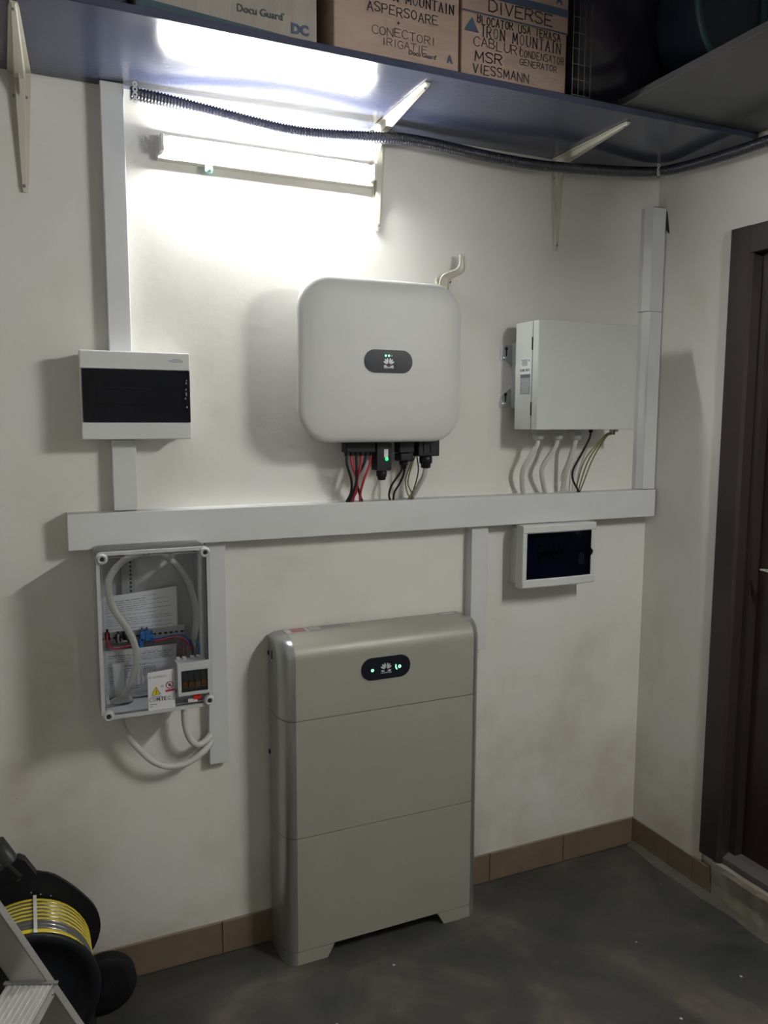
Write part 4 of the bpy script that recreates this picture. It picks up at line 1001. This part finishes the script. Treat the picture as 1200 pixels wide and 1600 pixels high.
mb = MB(); strokes(mb, 'IRIGATIE', -1.243, 2.554, -.3764, .017, .0014, jit=.09, wsc=1.25); build('handwriting', mb, INK, b2)
text('lettering', 'Docu Guard', -1.172, 2.5445, -.3762, .0115, INKS, b2, width=.075)
text('lettering', 'R', -1.095, 2.552, -.3762, .003, INKS, b2)
text('lettering', 'A', -1.062, 2.5445, -.3762, .018, INKB, b2, bold=.0012, width=.0175)
b3 = abox(-1.021, -.692, -.375, 2.83, CARD, 'brown cardboard archive box with a lid marked DIVERSE, right of the one marked A', 2.678)
mb = MB(); yq = -.3762; yl = -.3802
mb.prism([(-1.013, 2.633), (-.970, 2.633), (-.991, 2.668)], yq-.0004, yq+.0004, 'y', m=None); build('logo', mb, INKB, b3, label='slate blue triangle mark')
mb = MB(); strokes(mb, 'IRON MOUNTAIN', -.960, 2.627, yq, .026, .0018, serif=True, wsc=.72, thick=1.8); build('print', mb, INKS, b3)
mb = MB(); strokes(mb, 'DIVERSE', -.944, 2.690, yl, .028, .0036, jit=.08, wsc=1.3); build('handwriting', mb, INK, b3)
mb = MB(); strokes(mb, 'BLOCATOR USA TERASA', -.975, 2.657, yq-.0006, .020, .0026, jit=.10, wsc=.69); build('handwriting', mb, INK, b3)
mb = MB(); strokes(mb, 'CABLURI', -.985, 2.600, yq-.0006, .022, .0021, jit=.10, wsc=1.2); build('handwriting', mb, INK, b3)
mb = MB(); strokes(mb, 'CONDENSATOR', -.843, 2.599, yq-.0006, .018, .0017, jit=.09, wsc=.74); build('handwriting', mb, INK, b3)
mb = MB(); strokes(mb, 'GENERATOR', -.843, 2.577, yq-.0006, .015, .0017, jit=.09, wsc=1.0); build('handwriting', mb, INK, b3)
mb = MB(); strokes(mb, 'MSR', -.980, 2.565, yq-.0006, .024, .0032, jit=.06, wsc=1.35); build('handwriting', mb, INK, b3)
mb = MB(); strokes(mb, 'VIESSMANN', -.985, 2.534, yq-.0006, .022, .0027, jit=.09, wsc=1.0); build('handwriting', mb, INK, b3)
mb = MB(); mb.box(-1.0215, -.6915, -.3798+.0002, -.3790, 2.722, 2.742); mb.box(-1.0215, -.6915, -.3806, -.3799, 2.678, 2.6815)
build('blue_stripe', mb, INKB, b3)
text('lettering', 'A', -.732, 2.752, -.3802, .020, INKB, b3, bold=.0012)
# dark items
build('storage_bin', MB().box(-2.5, -1.845, -.36, -.05, ZS, 2.76, .015), TUBN, label='dark navy plastic storage bin at the left end of the long shelf', cat='bin', origin=(-2.2, -.2, ZS))
random.seed(3)
bg = MB(); bg.ball((0, 0, 0), 1, (1, 1, 1), sub=5)
BC = Vector((-.395, -.20, 2.765))
for v in bg.bm.verts:
    d = v.co.copy(); d = Vector([math.copysign(abs(c)**.75, c) for c in d]); k = 1-.05*abs(math.sin(5*d.x+3*d.z)*math.cos(4*d.z-3*d.y))-.03*abs(math.sin(11*d.y+9*d.x-4*d.z))
    v.co = BC+Vector((d.x*.265, d.y*.185, d.z*.262))*k
    v.co.z = max(v.co.z, ZS+.0005); v.co.y = min(v.co.y, -.004)
build('plastic_bag', bg, BAG, label='crumpled dark purple plastic bag on the shelf, right of the archive boxes', cat='bag', origin=(-.4, -.2, ZS))
wb = MB()
for z in (2.52, 2.56, 2.60, 2.64, 2.68, 2.72): wb.tube([(-.688, -.398, z), (-.628, -.398, z)], .0011, 5)
for k in range(4): wb.tube([(-.688+.02*k, -.400, ZS), (-.688+.02*k, -.400, 2.76)], .0011, 5)
build('wire_rack', wb, SILDARK, label='thin wire rack standing between the archive boxes and the dark bag', cat='rack', origin=(-.64, -.4, ZS))
tt = thing('storage_tub', (-.245, -.58, 2.528), 'dark blue tub with a teal rim lying on its side on the corner shelf', 'tub')
zc = 2.5288+.215
mb = MB(); mb.lathe((-.245, -.60, zc), (0, .20, 0), [(0, .196), (.05, .198), (.9, .175), (1, .16), (1, .0)], 40); mb2 = mb
build('body', mb, TUBN, tt)
mb = MB(); mb.tube([(-.245+.205*math.cos(2*PI*k/48), -.60, zc+.205*math.sin(2*PI*k/48)) for k in range(49)], .0085, 8); build('rim', mb, TUBT, tt, label='teal rim')
mb = MB(); mb.box(-.225, -.207, -.6085, -.6005, zc-.195, zc+.195, .002); build('rib', mb, TUBT, tt, label='teal upright rib')
